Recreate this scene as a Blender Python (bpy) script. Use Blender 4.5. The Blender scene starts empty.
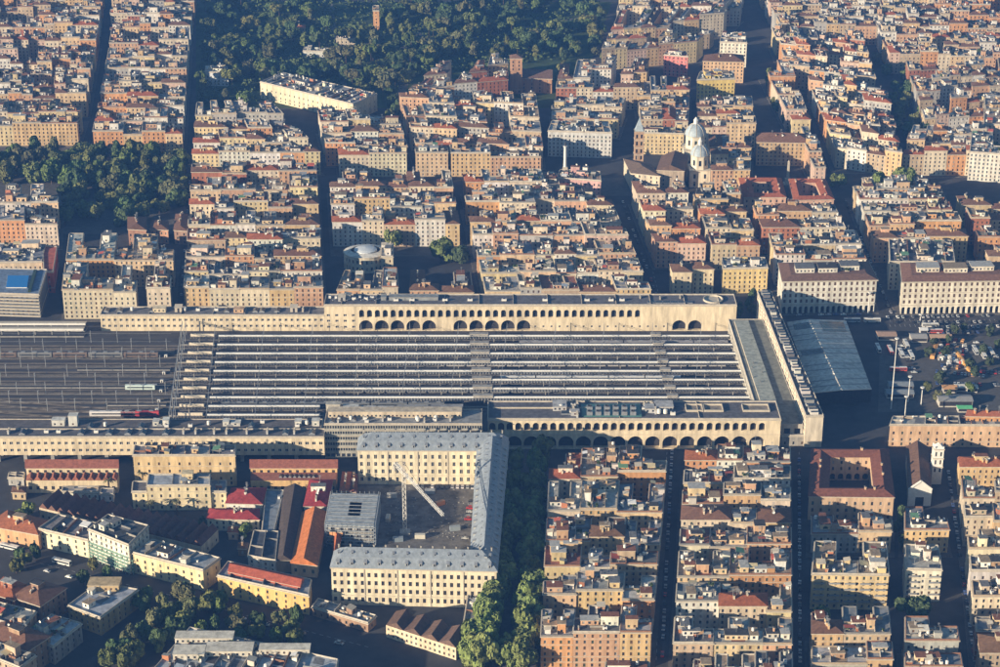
import bpy, math, random
from math import sin, cos, pi, radians, hypot, atan2
random.seed(7)
SC = bpy.context.scene
COL = SC.collection

# ------------------------------------------------------------------ camera
F = 2000.0            # focal length in photo pixels (photo 1000 wide)
DEP = radians(23.5)   # camera looks down by this much
H = 575.0
CY = -H / math.tan(DEP)
cam_d = bpy.data.cameras.new('camera')
cam = bpy.data.objects.new('camera', cam_d)
COL.objects.link(cam)
cam.location = (0, CY, H)
cam.rotation_euler = (pi / 2 - DEP, 0, 0)
cam_d.sensor_width = 36
cam_d.lens = 36 * F / 1000
cam_d.clip_start = 5
cam_d.clip_end = 60000
SC.camera = cam

# ------------------------------------------------------------------ light
SUN_AZ, SUN_EL = 237.0, 14.0     # compass bearing of the sun (Y is north)
sd = bpy.data.lights.new('sun', 'SUN')
sd.energy = 5.0
sd.angle = radians(0.6)
sd.color = (1.0, 0.82, 0.58)
so = bpy.data.objects.new('sun', sd)
COL.objects.link(so)
so.rotation_euler = (pi / 2 - radians(SUN_EL), 0, -radians(SUN_AZ) + pi)
W = bpy.data.worlds.new('World')
SC.world = W
W.use_nodes = True
wn = W.node_tree
bg = wn.nodes['Background']
sky = wn.nodes.new('ShaderNodeTexSky')
sky.sky_type = 'NISHITA'
sky.sun_disc = False
sky.sun_elevation = radians(SUN_EL)
sky.sun_rotation = radians(SUN_AZ)
sky.air_density = 2.2
sky.dust_density = 0.1
sky.ozone_density = 5.0
wn.links.new(sky.outputs[0], bg.inputs[0])
bg.inputs[1].default_value = 0.062
SC.view_settings.view_transform = 'Standard'
SC.view_settings.look = 'None'
SC.view_settings.gamma = 1
SC.view_settings.exposure = 1.12
SC.cycles.max_bounces = 5
SC.cycles.diffuse_bounces = 3
SC.cycles.glossy_bounces = 2
SC.cycles.transparent_max_bounces = 4
SC.cycles.volume_bounces = 0
HAZE_DENSITY = 0.000095

# ------------------------------------------------------------------ mapping: where on the land each thing of the photo stands
SD, CD = sin(DEP), cos(DEP)
def P(px, py, z=0.0):
    u = (px - 500) / F; v = (333.5 - py) / F
    dx, dy, dz = u, CD + v * SD, -SD + v * CD
    t = (z - H) / dz
    return (t * dx, CY + t * dy)
def HT(px, pyb, pyt):          # height of something whose foot is seen at pyb and top at pyt
    x, y = P(px, pyb)
    v = (333.5 - pyt) / F
    dy, dz = CD + v * SD, -SD + v * CD
    return H + (y - CY) / dy * dz
def lerp(a, b, t): return tuple(a[i] + (b[i] - a[i]) * t for i in range(len(a)))
def rect_front(pl, pr, z, depth, back=0):   # rectangle whose near edge runs pl..pr (photo points at height z)
    a, b = P(*pl, z), P(*pr, z)
    d = hypot(b[0] - a[0], b[1] - a[1]); n = (-(b[1] - a[1]) / d, (b[0] - a[0]) / d)
    return [a, b, (b[0] + n[0] * depth, b[1] + n[1] * depth), (a[0] + n[0] * depth, a[1] + n[1] * depth)]
def quad(z, *pts): return [P(a, b, z) for a, b in pts]     # near-left, near-right, far-right, far-left

# ------------------------------------------------------------------ materials
MATS = {}
def new_mat(name):
    m = bpy.data.materials.new(name); m.use_nodes = True
    return m, m.node_tree, m.node_tree.nodes['Principled BSDF']
def mat_simple(name, col, rough=0.85, var=0.25, scale=0.35, metal=0.0, spec=0.3, stretch=(1, 1, 1), objcol=False, bump=0.0, rnd=0.0):
    m, t, b = new_mat(name)
    N, Lk = t.nodes, t.links
    tc = N.new('ShaderNodeNewGeometry')
    mp = N.new('ShaderNodeMapping'); mp.inputs['Scale'].default_value = stretch
    Lk.new(tc.outputs['Position'], mp.inputs[0])
    nz = N.new('ShaderNodeTexNoise'); nz.inputs['Scale'].default_value = scale; nz.inputs['Detail'].default_value = 5
    nz.inputs['Roughness'].default_value = 0.65
    Lk.new(mp.outputs[0], nz.inputs['Vector'])
    mr = N.new('ShaderNodeMapRange'); mr.inputs[1].default_value = 0.3; mr.inputs[2].default_value = 0.7
    mr.inputs[3].default_value = 1 - var; mr.inputs[4].default_value = 1 + var * 0.6
    Lk.new(nz.outputs['Fac'], mr.inputs[0])
    mx = N.new('ShaderNodeVectorMath'); mx.operation = 'SCALE'
    if objcol:
        oi = N.new('ShaderNodeObjectInfo'); Lk.new(oi.outputs['Color'], mx.inputs[0])
    else:
        mx.inputs[0].default_value = col
    last = mr.outputs[0]
    if rnd:
        oi2 = N.new('ShaderNodeObjectInfo')
        r2 = N.new('ShaderNodeMapRange'); r2.inputs[3].default_value = 1 - rnd; r2.inputs[4].default_value = 1 + rnd
        Lk.new(oi2.outputs['Random'], r2.inputs[0])
        mm = N.new('ShaderNodeMath'); mm.operation = 'MULTIPLY'
        Lk.new(last, mm.inputs[0]); Lk.new(r2.outputs[0], mm.inputs[1]); last = mm.outputs[0]
    Lk.new(last, mx.inputs['Scale'])
    Lk.new(mx.outputs[0], b.inputs['Base Color'])
    b.inputs['Roughness'].default_value = rough
    b.inputs['Metallic'].default_value = metal
    b.inputs['Specular IOR Level'].default_value = spec
    if bump:
        bp = N.new('ShaderNodeBump'); bp.inputs['Strength'].default_value = bump; bp.inputs['Distance'].default_value = 0.2
        Lk.new(nz.outputs['Fac'], bp.inputs['Height']); Lk.new(bp.outputs[0], b.inputs['Normal'])
    MATS[name] = m
    return m
WALL = mat_simple('wall_plaster', (1, 1, 1), 0.9, 0.38, 0.30, stretch=(1, 1, 0.2), objcol=True)
ROOFM = mat_simple('roof_terrace', (1, 1, 1), 0.85, 0.45, 0.28, objcol=True, bump=0.2)
TRIM = mat_simple('stone_trim', (0.50, 0.45, 0.37), 0.8, 0.2, 0.5)
GLASS = mat_simple('window_glass', (0.035, 0.045, 0.06), 0.12, 0.6, 0.9, spec=0.6)
SHUT_B = mat_simple('brown_shutter', (0.12, 0.075, 0.05), 0.7, 0.3, 0.8)
SHUT_G = mat_simple('green_shutter', (0.06, 0.09, 0.07), 0.7, 0.3, 0.8)
SHUT_W = mat_simple('pale_blind', (0.34, 0.33, 0.31), 0.7, 0.3, 0.8)
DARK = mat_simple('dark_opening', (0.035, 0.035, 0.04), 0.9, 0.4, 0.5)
METAL = mat_simple('grey_metal', (0.33, 0.35, 0.38), 0.5, 0.3, 0.6, metal=0.3)
WHITE = mat_simple('white_paint', (0.72, 0.71, 0.68), 0.6, 0.15, 0.7)
BLACKM = mat_simple('dark_metal', (0.06, 0.06, 0.065), 0.6, 0.3, 0.6)
TREAD = mat_simple('tyre_rubber', (0.02, 0.02, 0.02), 0.9, 0.1, 0.6)
OBJ = mat_simple('paint', (1, 1, 1), 0.45, 0.12, 0.6, objcol=True, spec=0.5)
FABRIC = mat_simple('fabric', (1, 1, 1), 0.9, 0.2, 0.6, objcol=True)
CONC = mat_simple('concrete', (0.34, 0.33, 0.31), 0.9, 0.3, 0.3)
TRUNK = mat_simple('bark', (0.10, 0.07, 0.05), 0.95, 0.3, 1.0)
ASPH = mat_simple('asphalt', (0.055, 0.056, 0.06), 0.9, 0.35, 0.08)
PAVE = mat_simple('paving', (0.10, 0.095, 0.09), 0.9, 0.3, 0.25)
GRASSM = mat_simple('grass', (0.05, 0.08, 0.025), 0.95, 0.6, 0.05)
DIRT = mat_simple('trampled_earth', (0.15, 0.145, 0.14), 0.95, 0.65, 0.12, bump=0.6)
BALLAST = mat_simple('track_ballast', (0.072, 0.070, 0.072), 0.95, 0.4, 0.15, stretch=(0.15, 1, 1), bump=0.4)
RAIL = mat_simple('rail_steel', (0.22, 0.20, 0.18), 0.6, 0.3, 0.2)
SLEEP = mat_simple('sleepers', (0.05, 0.044, 0.04), 0.9, 0.4, 0.3)
PLATF = mat_simple('platform_paving', (0.06, 0.06, 0.065), 0.9, 0.25, 0.4)
MARK = mat_simple('road_paint', (0.55, 0.55, 0.53), 0.8, 0.3, 0.8)
COPPER = mat_simple('lead_dome', (0.36, 0.43, 0.49), 0.6, 0.35, 0.25)

def tile_mat(name):                       # clay tile courses running down the slope
    m, t, b = new_mat(name); N, Lk = t.nodes, t.links
    g = N.new('ShaderNodeNewGeometry')
    nz = N.new('ShaderNodeTexNoise'); nz.inputs['Scale'].default_value = 0.5; nz.inputs['Detail'].default_value = 6; nz.inputs['Roughness'].default_value = 0.75
    Lk.new(g.outputs['Position'], nz.inputs['Vector'])
    mr = N.new('ShaderNodeMapRange'); mr.inputs[1].default_value = .3; mr.inputs[2].default_value = .7; mr.inputs[3].default_value = .6; mr.inputs[4].default_value = 1.35
    Lk.new(nz.outputs['Fac'], mr.inputs[0])
    oi = N.new('ShaderNodeObjectInfo')
    mx = N.new('ShaderNodeVectorMath'); mx.operation = 'SCALE'
    Lk.new(oi.outputs['Color'], mx.inputs[0]); Lk.new(mr.outputs[0], mx.inputs['Scale'])
    Lk.new(mx.outputs[0], b.inputs['Base Color'])
    b.inputs['Roughness'].default_value = .85; b.inputs['Specular IOR Level'].default_value = .2
    wv = N.new('ShaderNodeTexWave'); wv.inputs['Scale'].default_value = 1.6; wv.bands_direction = 'Z'
    Lk.new(g.outputs['Position'], wv.inputs['Vector'])
    bp = N.new('ShaderNodeBump'); bp.inputs['Strength'].default_value = .4; bp.inputs['Distance'].default_value = .1
    Lk.new(wv.outputs['Fac'], bp.inputs['Height']); Lk.new(bp.outputs[0], b.inputs['Normal'])
    return m
TILE = tile_mat('clay_tiles')
def leaf_mat(name):
    m, t, b = new_mat(name); N, Lk = t.nodes, t.links
    oi = N.new('ShaderNodeObjectInfo')
    g = N.new('ShaderNodeNewGeometry')
    nz = N.new('ShaderNodeTexNoise'); nz.inputs['Scale'].default_value = .35; nz.inputs['Detail'].default_value = 4
    Lk.new(g.outputs['Position'], nz.inputs['Vector'])
    mr = N.new('ShaderNodeMapRange'); mr.inputs[1].default_value = .3; mr.inputs[2].default_value = .7; mr.inputs[3].default_value = .55; mr.inputs[4].default_value = 1.5
    Lk.new(nz.outputs['Fac'], mr.inputs[0])
    mx = N.new('ShaderNodeVectorMath'); mx.operation = 'SCALE'
    Lk.new(oi.outputs['Color'], mx.inputs[0]); Lk.new(mr.outputs[0], mx.inputs['Scale'])
    Lk.new(mx.outputs[0], b.inputs['Base Color'])
    b.inputs['Roughness'].default_value = .8; b.inputs['Specular IOR Level'].default_value = .2
    return m
LEAF = leaf_mat('leaves')

# ------------------------------------------------------------------ mesh builder
SINK = [None]
_FIX = {}
def fixed(mat, color):
    if mat not in (WALL, ROOFM, TILE, OBJ, FABRIC, LEAF) or color is None: return mat
    pal = list(ROOFC.values()) if mat in (ROOFM, TILE) else [c for c in WALLC.values()] + [(.05, .08, .03)]
    c = min(pal, key=lambda p: sum((p[i]-color[i])**2 for i in range(3)))
    k = (mat.name, c)
    if k not in _FIX:
        m = mat.copy(); _FIX[k] = m
        for n in m.node_tree.nodes:
            if n.type == 'OBJECT_INFO':
                for l in list(n.outputs['Color'].links): 
                    to = l.to_socket; m.node_tree.links.remove(l); to.default_value = c
    return _FIX[k]
class MB:
    def __init__(s): s.v = []; s.k = {}; s.f = []; s.m = []; s.mats = []
    def mi(s, mat):
        if mat not in s.mats: s.mats.append(mat)
        return s.mats.index(mat)
    def p(s, x, y, z):
        k = (round(x, 2), round(y, 2), round(z, 2))
        i = s.k.get(k)
        if i is None:
            i = len(s.v); s.k[k] = i; s.v.append((x, y, z))
        return i
    def face(s, pts, mat):
        ids = []
        for q in pts:
            i = s.p(*q)
            if i not in ids: ids.append(i)
        if len(ids) > 2: s.f.append(ids); s.m.append(s.mi(mat))
    def prism(s, poly, z0, z1, mat, top=None, bottom=False):
        n = len(poly)
        for i in range(n):
            a, b = poly[i], poly[(i + 1) % n]
            s.face([(a[0], a[1], z0), (b[0], b[1], z0), (b[0], b[1], z1), (a[0], a[1], z1)], mat)
        s.face([(q[0], q[1], z1) for q in poly], top or mat)
        if bottom: s.face([(q[0], q[1], z0) for q in reversed(poly)], mat)
    def box(s, cx, cy, w, d, z0, z1, mat, ang=0.0, top=None, bottom=True):
        c, n = cos(ang), sin(ang)
        pl = [(cx + a * c - b * n, cy + a * n + b * c) for a, b in ((-w/2, -d/2), (w/2, -d/2), (w/2, d/2), (-w/2, d/2))]
        s.prism(pl, z0, z1, mat, top, bottom)
    def beam(s, a, b, w, mat, h=None):      # square bar between two 3D points
        h = h or w
        dx, dy, dz = (b[i] - a[i] for i in range(3))
        L = math.sqrt(dx*dx + dy*dy + dz*dz) or 1
        if hypot(dx, dy) < 1e-4 * L: n1, n2 = (1, 0, 0), (0, 1, 0)
        else:
            l = hypot(dx, dy); n1 = (-dy / l, dx / l, 0)
            n2 = (n1[1]*dz/L, -n1[0]*dz/L, (n1[0]*dy - n1[1]*dx)/L)
        r = []
        for q in (a, b):
            r.append([tuple(q[i] + n1[i]*sx*w/2 + n2[i]*sz*h/2 for i in range(3)) for sx, sz in ((-1,-1),(1,-1),(1,1),(-1,1))])
        for i in range(4):
            j = (i + 1) % 4
            s.face([r[0][i], r[0][j], r[1][j], r[1][i]], mat)
        s.face(r[0][::-1], mat); s.face(r[1], mat)
    def lathe(s, cx, cy, prof, mat, n=16, cap=True):
        rings = [[(cx + r*cos(2*pi*i/n), cy + r*sin(2*pi*i/n), z) for i in range(n)] for r, z in prof]
        for k in range(len(rings) - 1):
            for i in range(n):
                j = (i + 1) % n
                s.face([rings[k][i], rings[k][j], rings[k+1][j], rings[k+1][i]], mat)
        if cap: s.face(rings[-1], mat)
    def build(s, name, parent=None, color=None, org=None, smooth=False):
        if SINK[0] is not None:
            S_ = SINK[0]; base = len(S_.v); S_.v += s.v
            for f_, m_ in zip(s.f, s.m): S_.f.append([base + i for i in f_]); S_.m.append(S_.mi(fixed(s.mats[m_], color)))
            return None
        ox, oy, oz = org if org is not None else ((parent.location if parent else (0, 0, 0)))
        me = bpy.data.meshes.new(name)
        me.from_pydata([(x - ox, y - oy, z - oz) for x, y, z in s.v], [], s.f)
        for m in s.mats: me.materials.append(m)
        me.polygons.foreach_set('material_index', s.m)
        if smooth: me.polygons.foreach_set('use_smooth', [True] * len(s.f))
        me.update()
        o = bpy.data.objects.new(name, me); COL.objects.link(o)
        if parent: o.parent = parent
        elif org is not None: o.location = org
        if color: o.color = (*color, 1)
        return o
def tag(o, label=None, cat=None, group=None, kind=None):
    if label: o['label'] = label
    if cat: o['category'] = cat
    if group: o['group'] = group
    if kind: o['kind'] = kind
    return o
class Dummy: pass
def thing(name, loc, label, cat, group=None):
    if SINK[0] is not None:
        d = Dummy(); d.location = loc; return d
    o = bpy.data.objects.new(name, None); COL.objects.link(o); o.location = loc
    o.empty_display_size = 1
    return tag(o, label, cat, group)
def inst(src, name, parent, loc, rz=0, scale=(1, 1, 1), color=None):
    if SINK[0] is not None:
        S_ = SINK[0]; base = len(S_.v); c, s = cos(rz), sin(rz)
        for v in src.vertices:
            x, y, z = v.co[0]*scale[0], v.co[1]*scale[1], v.co[2]*scale[2]
            S_.v.append((loc[0] + x*c - y*s, loc[1] + x*s + y*c, loc[2] + z))
        mi = [S_.mi(fixed(m, color)) for m in src.materials]
        for p in src.polygons: S_.f.append([base + i for i in p.vertices]); S_.m.append(mi[p.material_index])
        return None
    o = bpy.data.objects.new(name, src); COL.objects.link(o)
    if parent:
        o.parent = parent; l = parent.location
        o.location = (loc[0] - l[0], loc[1] - l[1], loc[2] - l[2])
    else: o.location = loc
    o.rotation_euler = (0, 0, rz); o.scale = scale
    if color: o.color = (*color, 1)
    return o
def mesh_only(mb, name):
    me = bpy.data.meshes.new(name); me.from_pydata(mb.v, [], mb.f)
    for m in mb.mats: me.materials.append(m)
    me.polygons.foreach_set('material_index', mb.m); me.update()
    return me
def structure(name, mb, color=None):
    return tag(mb.build(name, color=color), kind='structure')

# ------------------------------------------------------------------ facades with real openings
def pick_pane():
    r = random.random()
    return GLASS if r < .5 else SHUT_B if r < .72 else SHUT_G if r < .86 else SHUT_W
def facade(mb, a, b, z0, z1, floors=None, cols=None, mat=None, ww=1.3, wh=2.1, rec=.35, pitch=4.2, ground=True, panes=None, wins=None, margin=0.8, z_first=None, zlast=None):
    """wall from a to b (outside on the right of a->b); floors: list of sill heights"""
    mat = mat or WALL
    dx, dy = b[0] - a[0], b[1] - a[1]; L = hypot(dx, dy)
    if L < .05: return
    ux, uy = dx / L, dy / L; nx, ny = -uy, ux           # inward
    Q = lambda s, z, r=0.0: (a[0] + ux*s + nx*r, a[1] + uy*s + ny*r, z)
    if cols is None: cols = int((L - margin) / pitch)
    if floors is None: floors = []
    if cols < 1 or not floors:
        mb.face([Q(0, z0), Q(L, z0), Q(L, z1), Q(0, z1)], mat); return
    st = L / cols
    w = min(ww, st * .7)
    xs = [0.0]
    for i in range(cols): c = st * (i + .5); xs += [c - w/2, c + w/2]
    xs.append(L)
    zs = [z0]
    for f in floors: zs += [f, f + wh]
    zs.append(z1)
    for j in range(len(zs) - 1):
        za, zb = zs[j], zs[j+1]
        if j % 2 == 0:
            if zb - za > .01: mb.face([Q(0, za), Q(L, za), Q(L, zb), Q(0, zb)], mat)
            continue
        for i in range(len(xs) - 1):
            xa, xb = xs[i], xs[i+1]
            if i % 2 == 0: mb.face([Q(xa, za), Q(xb, za), Q(xb, zb), Q(xa, zb)], mat)
            else:
                mb.face([Q(xa, za), Q(xa, zb), Q(xa, zb, rec), Q(xa, za, rec)], mat)
                mb.face([Q(xb, za), Q(xb, za, rec), Q(xb, zb, rec), Q(xb, zb)], mat)
                mb.face([Q(xa, zb), Q(xb, zb), Q(xb, zb, rec), Q(xa, zb, rec)], mat)
                mb.face([Q(xa, za), Q(xa, za, rec), Q(xb, za, rec), Q(xb, za)], mat)
                mb.face([Q(xa, za, rec), Q(xb, za, rec), Q(xb, zb, rec), Q(xa, zb, rec)], panes or (pick_pane() if wins is None else DARK))
                if wins is not None:
                    c = Q((xa + xb)/2, za, rec - .12); wins.append((c, atan2(uy, ux), xb - xa, zb - za))
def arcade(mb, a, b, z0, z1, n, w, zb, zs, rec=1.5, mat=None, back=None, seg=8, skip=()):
    """row of n round arches: sill zb, springing zs, width w"""
    mat = mat or WALL; back = back or DARK
    dx, dy = b[0] - a[0], b[1] - a[1]; L = hypot(dx, dy)
    ux, uy = dx / L, dy / L; nx, ny = -uy, ux
    Q = lambda s, z, r=0.0: (a[0] + ux*s + nx*r, a[1] + uy*s + ny*r, z)
    st = L / n
    for i in range(n):
        x0, x1 = st*i, st*(i+1); c = (x0 + x1)/2; l, r = c - w/2, c + w/2
        if i in skip:
            mb.face([Q(x0, z0), Q(x1, z0), Q(x1, z1), Q(x0, z1)], mat); continue
        arc = [(c - w/2*cos(pi*k/seg), zs + w/2*sin(pi*k/seg)) for k in range(seg + 1)]
        if zb - z0 > .01: mb.face([Q(l, z0), Q(r, z0), Q(r, zb), Q(l, zb)], mat)
        mb.face([Q(x0, z0), Q(l, z0), Q(l, zb), Q(l, zs), Q(l, z1), Q(x0, z1)], mat)
        mb.face([Q(r, z0), Q(x1, z0), Q(x1, z1), Q(r, z1), Q(r, zs), Q(r, zb)], mat)
        for k in range(seg):
            p, q = arc[k], arc[k+1]
            mb.face([Q(*p), Q(*q), Q(q[0], z1), Q(p[0], z1)], mat)
            mb.face([Q(*p), Q(p[0], p[1], rec), Q(q[0], q[1], rec), Q(*q)], mat)
        mb.face([Q(l, zb), Q(l, zb, rec), Q(l, zs, rec), Q(l, zs)], mat)
        mb.face([Q(r, zb), Q(r, zs), Q(r, zs, rec), Q(r, zb, rec)], mat)
        mb.face([Q(l, zb), Q(r, zb), Q(r, zb, rec), Q(l, zb, rec)], mat)
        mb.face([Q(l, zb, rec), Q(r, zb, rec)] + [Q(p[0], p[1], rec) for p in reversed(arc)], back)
def offset_poly(poly, d):     # CCW polygon, positive d = outwards
    n = len(poly); out = []
    for i in range(n):
        p0, p1, p2 = poly[i-1], poly[i], poly[(i+1) % n]
        e1 = (p1[0]-p0[0], p1[1]-p0[1]); e2 = (p2[0]-p1[0], p2[1]-p1[1])
        l1, l2 = hypot(*e1) or 1, hypot(*e2) or 1
        n1 = (e1[1]/l1, -e1[0]/l1); n2 = (e2[1]/l2, -e2[0]/l2)
        k = 1 + n1[0]*n2[0] + n1[1]*n2[1]
        k = max(k, .4)
        out.append((p1[0] + d*(n1[0]+n2[0])/k, p1[1] + d*(n1[1]+n2[1])/k))
    return out
def ring(mb, outer, inner, z0, z1, mat, top=None):
    n = len(outer)
    for i in range(n):
        j = (i+1) % n
        a, b, c, d = outer[i], outer[j], inner[j], inner[i]
        mb.face([(a[0],a[1],z0), (b[0],b[1],z0), (b[0],b[1],z1), (a[0],a[1],z1)], mat)
        mb.face([(d[0],d[1],z1), (c[0],c[1],z1), (c[0],c[1],z0), (d[0],d[1],z0)], mat)
        mb.face([(a[0],a[1],z1), (b[0],b[1],z1), (c[0],c[1],z1), (d[0],d[1],z1)], top or mat)
        mb.face([(a[0],a[1],z0), (d[0],d[1],z0), (c[0],c[1],z0), (b[0],b[1],z0)], mat)
def ccw(poly):
    s = sum(poly[i-1][0]*poly[i][1] - poly[i][0]*poly[i-1][1] for i in range(len(poly)))
    return poly if s > 0 else poly[::-1]
def hip_roof(mb, q, z, rise, mat, over=.6, hip=True, eave=None):
    """q: four corners CCW; ridge along the longer side"""
    q = offset_poly(q, over)
    L1 = hypot(q[1][0]-q[0][0], q[1][1]-q[0][1]); L2 = hypot(q[2][0]-q[1][0], q[2][1]-q[1][1])
    if L1 < L2: q = q[1:] + q[:1]; L1, L2 = L2, L1
    k = min(.49, (L2*.5) / L1) if hip else .001
    m0, m1 = lerp(q[0], q[3], .5), lerp(q[1], q[2], .5)
    r0, r1 = lerp(m0, m1, k), lerp(m0, m1, 1-k)
    z3 = lambda p, zz: (p[0], p[1], zz)
    th = .25
    A = [z3(p, z) for p in q]; B = [z3(p, z - th) for p in q]
    for i in range(4): mb.face([B[i], B[(i+1) % 4], A[(i+1) % 4], A[i]], eave or TRIM)
    mb.face(B[::-1], eave or TRIM)
    R0, R1 = z3(r0, z + rise), z3(r1, z + rise)
    mb.face([A[0], A[1], R1, R0], mat); mb.face([A[2], A[3], R0, R1], mat)
    mb.face([A[1], A[2], R1], mat if hip else WALL); mb.face([A[3], A[0], R0], mat if hip else WALL)
    return r0, r1

# shared window object: frame, mullion and pane, 1 x 1 m, looks towards -Y
def window_mesh(name, pane, shut=None):
    mb = MB()
    mb.face([(-.5, 0, 0), (.5, 0, 0), (.5, 0, 1), (-.5, 0, 1)], pane)
    for x0, x1, z0, z1 in ((-.5, -.42, 0, 1), (.42, .5, 0, 1), (-.42, .42, 0, .06), (-.42, .42, .94, 1), (-.03, .03, .06, .94)):
        mb.prism([(x0, -.05), (x1, -.05), (x1, 0), (x0, 0)], z0, z1, shut or WHITE, bottom=True)
    return mesh_only(mb, name)
WIN = [window_mesh('window', GLASS), window_mesh('window', GLASS, SHUT_B), window_mesh('window', SHUT_B, SHUT_B), window_mesh('window', SHUT_G, SHUT_G), window_mesh('window', GLASS, SHUT_W)]
def place_windows(root, wins, mesh=None, cap=100, name='window'):
    wins = sorted(wins, key=lambda w: w[0][1])
    for c, a, w, h in wins[:cap]:
        inst(mesh or random.choice(WIN), name, root, c, a, (w, 1, h))
    rest = wins[cap:]
    if rest:
        mb = MB()
        for c, a, w, h in rest:
            u = (cos(a), sin(a)); n = (sin(a)*.05, -cos(a)*.05)
            for s0, s1, m, k in ((-.5, .5, GLASS, 0), (-.03, .03, WHITE, 1)):
                mb.face([(c[0]+u[0]*w*s0+n[0]*k, c[1]+u[1]*w*s0+n[1]*k, c[2]), (c[0]+u[0]*w*s1+n[0]*k, c[1]+u[1]*w*s1+n[1]*k, c[2]),
                         (c[0]+u[0]*w*s1+n[0]*k, c[1]+u[1]*w*s1+n[1]*k, c[2]+h), (c[0]+u[0]*w*s0+n[0]*k, c[1]+u[1]*w*s0+n[1]*k, c[2]+h)], m)
        tag(mb.build('window', root), kind='stuff')

# roof fittings shared by all the roofs
def fit(fn, name):
    mb = MB(); fn(mb); return mesh_only(mb, name)
def f_ch(mb): mb.box(0, 0, .8, 1.3, 0, 2.0, OBJ, bottom=False); mb.box(0, 0, 1.0, 1.5, 2.0, 2.15, TRIM); mb.box(0, 0, .7, 1.1, 2.15, 2.45, BLACKM)
def f_ch2(mb): mb.box(0, 0, .7, 3.0, 0, 1.6, OBJ, bottom=False); mb.box(0, 0, .95, 3.25, 1.6, 1.75, TRIM); mb.box(0, -.8, .4, .4, 1.75, 2.2, TRIM); mb.box(0, .8, .4, .4, 1.75, 2.2, TRIM)
def f_tank(mb): mb.lathe(0, 0, [(.0, .4), (.8, .4), (.8, 1.9), (.3, 2.15)], WHITE, 10); mb.box(0, 0, 1.2, 1.2, 0, .4, BLACKM)
def f_ac(mb): mb.box(0, 0, 1.8, 1.1, .2, 1.4, WHITE); mb.lathe(0, 0, [(.4, 1.4), (.4, 1.5)], BLACKM, 10); mb.box(0, 0, 1.6, .9, 0, .2, BLACKM)
def f_sky(mb):
    mb.box(0, 0, 2.6, 4.0, 0, .5, METAL, bottom=False)
    for s in (-1, 1): mb.face([(s*1.3, -2, .5), (s*1.3, 2, .5), (0, 2, 1.2), (0, -2, 1.2)], GLASS)
    for s in (-1, 1): mb.face([(-1.3, s*2, .5), (1.3, s*2, .5), (0, s*2, 1.2)], METAL)
def f_dish(mb):
    mb.beam((0, 0, 0), (0, 0, 1.5), .12, METAL)
    n = 10; c = (0, -.15, 1.7)
    for i in range(n):
        a, b = 2*pi*i/n, 2*pi*(i+1)/n
        mb.face([c, (.75*cos(a), -.45, 1.7 + .75*sin(a)), (.75*cos(b), -.45, 1.7 + .75*sin(b))], WHITE)
def f_ant(mb):
    mb.beam((0, 0, 0), (0, 0, 4.5), .14, METAL)
    for z, l in ((4.3, 1.2), (3.9, 1.6), (3.4, 1.0)): mb.beam((-l/2, 0, z), (l/2, 0, z), .1, METAL)
def f_awn(mb):
    for x in (-2, 2):
        for y in (-1.5, 1.5): mb.beam((x, y, 0), (x, y, 2.4), .14, METAL)
    mb.face([(-2.2, -1.8, 2.3), (2.2, -1.8, 2.3), (2.2, 1.7, 2.9), (-2.2, 1.7, 2.9)], FABRIC)
    mb.face([(-2.2, -1.8, 2.3), (2.2, -1.8, 2.3), (2.2, -1.8, 1.9), (-2.2, -1.8, 1.9)], FABRIC)
def f_shed(mb):
    mb.box(0, 0, 3.4, 2.8, 0, 2.3, OBJ, bottom=False)
    mb.box(0, -1.42, .9, .08, 0, 2.0, DARK)
    mb.face([(-1.9, -1.7, 2.3), (1.9, -1.7, 2.3), (1.9, 1.7, 3.0), (-1.9, 1.7, 3.0)], TRIM)
    for s in (-1, 1): mb.face([(s*1.7, -1.4, 2.3), (s*1.7, 1.4, 2.3), (s*1.7, 1.4, 2.95)], OBJ)
    mb.face([(-1.7, 1.4, 2.3), (1.7, 1.4, 2.3), (1.7, 1.4, 2.95), (-1.7, 1.4, 2.95)], OBJ)
def f_plant(mb):
    mb.box(0, 0, 2.4, .7, 0, .6, TRIM, bottom=False)
    r = random.Random(3)
    for k in range(60):
        x, y, z = r.uniform(-1.2, 1.2), r.uniform(-.5, .5), r.uniform(.6, 1.9); d = .28
        a = r.uniform(0, pi); c, s = cos(a)*d, sin(a)*d
        mb.face([(x-c, y-s, z-d), (x+c, y+s, z-d*.5), (x+c, y+s, z+d), (x-c, y-s, z+d*.6)], LEAF)
FIT = {k: fit(f, k) for k, f in (('chimney', f_ch), ('chimney_stack', f_ch2), ('water_tank', f_tank), ('air_conditioner', f_ac), ('skylight', f_sky), ('satellite_dish', f_dish), ('antenna', f_ant), ('awning', f_awn), ('roof_shed', f_shed), ('planter', f_plant))}
FIT_W = ['chimney']*4 + ['chimney_stack']*3 + ['water_tank']*2 + ['air_conditioner']*3 + ['skylight']*2 + ['satellite_dish']*3 + ['antenna']*2 + ['awning']*2 + ['roof_shed']*4 + ['planter']*2
AWN_COL = [(.65, .62, .55), (.5, .3, .15), (.12, .25, .16), (.5, .12, .08), (.6, .5, .3), (.7, .7, .7)]

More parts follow.
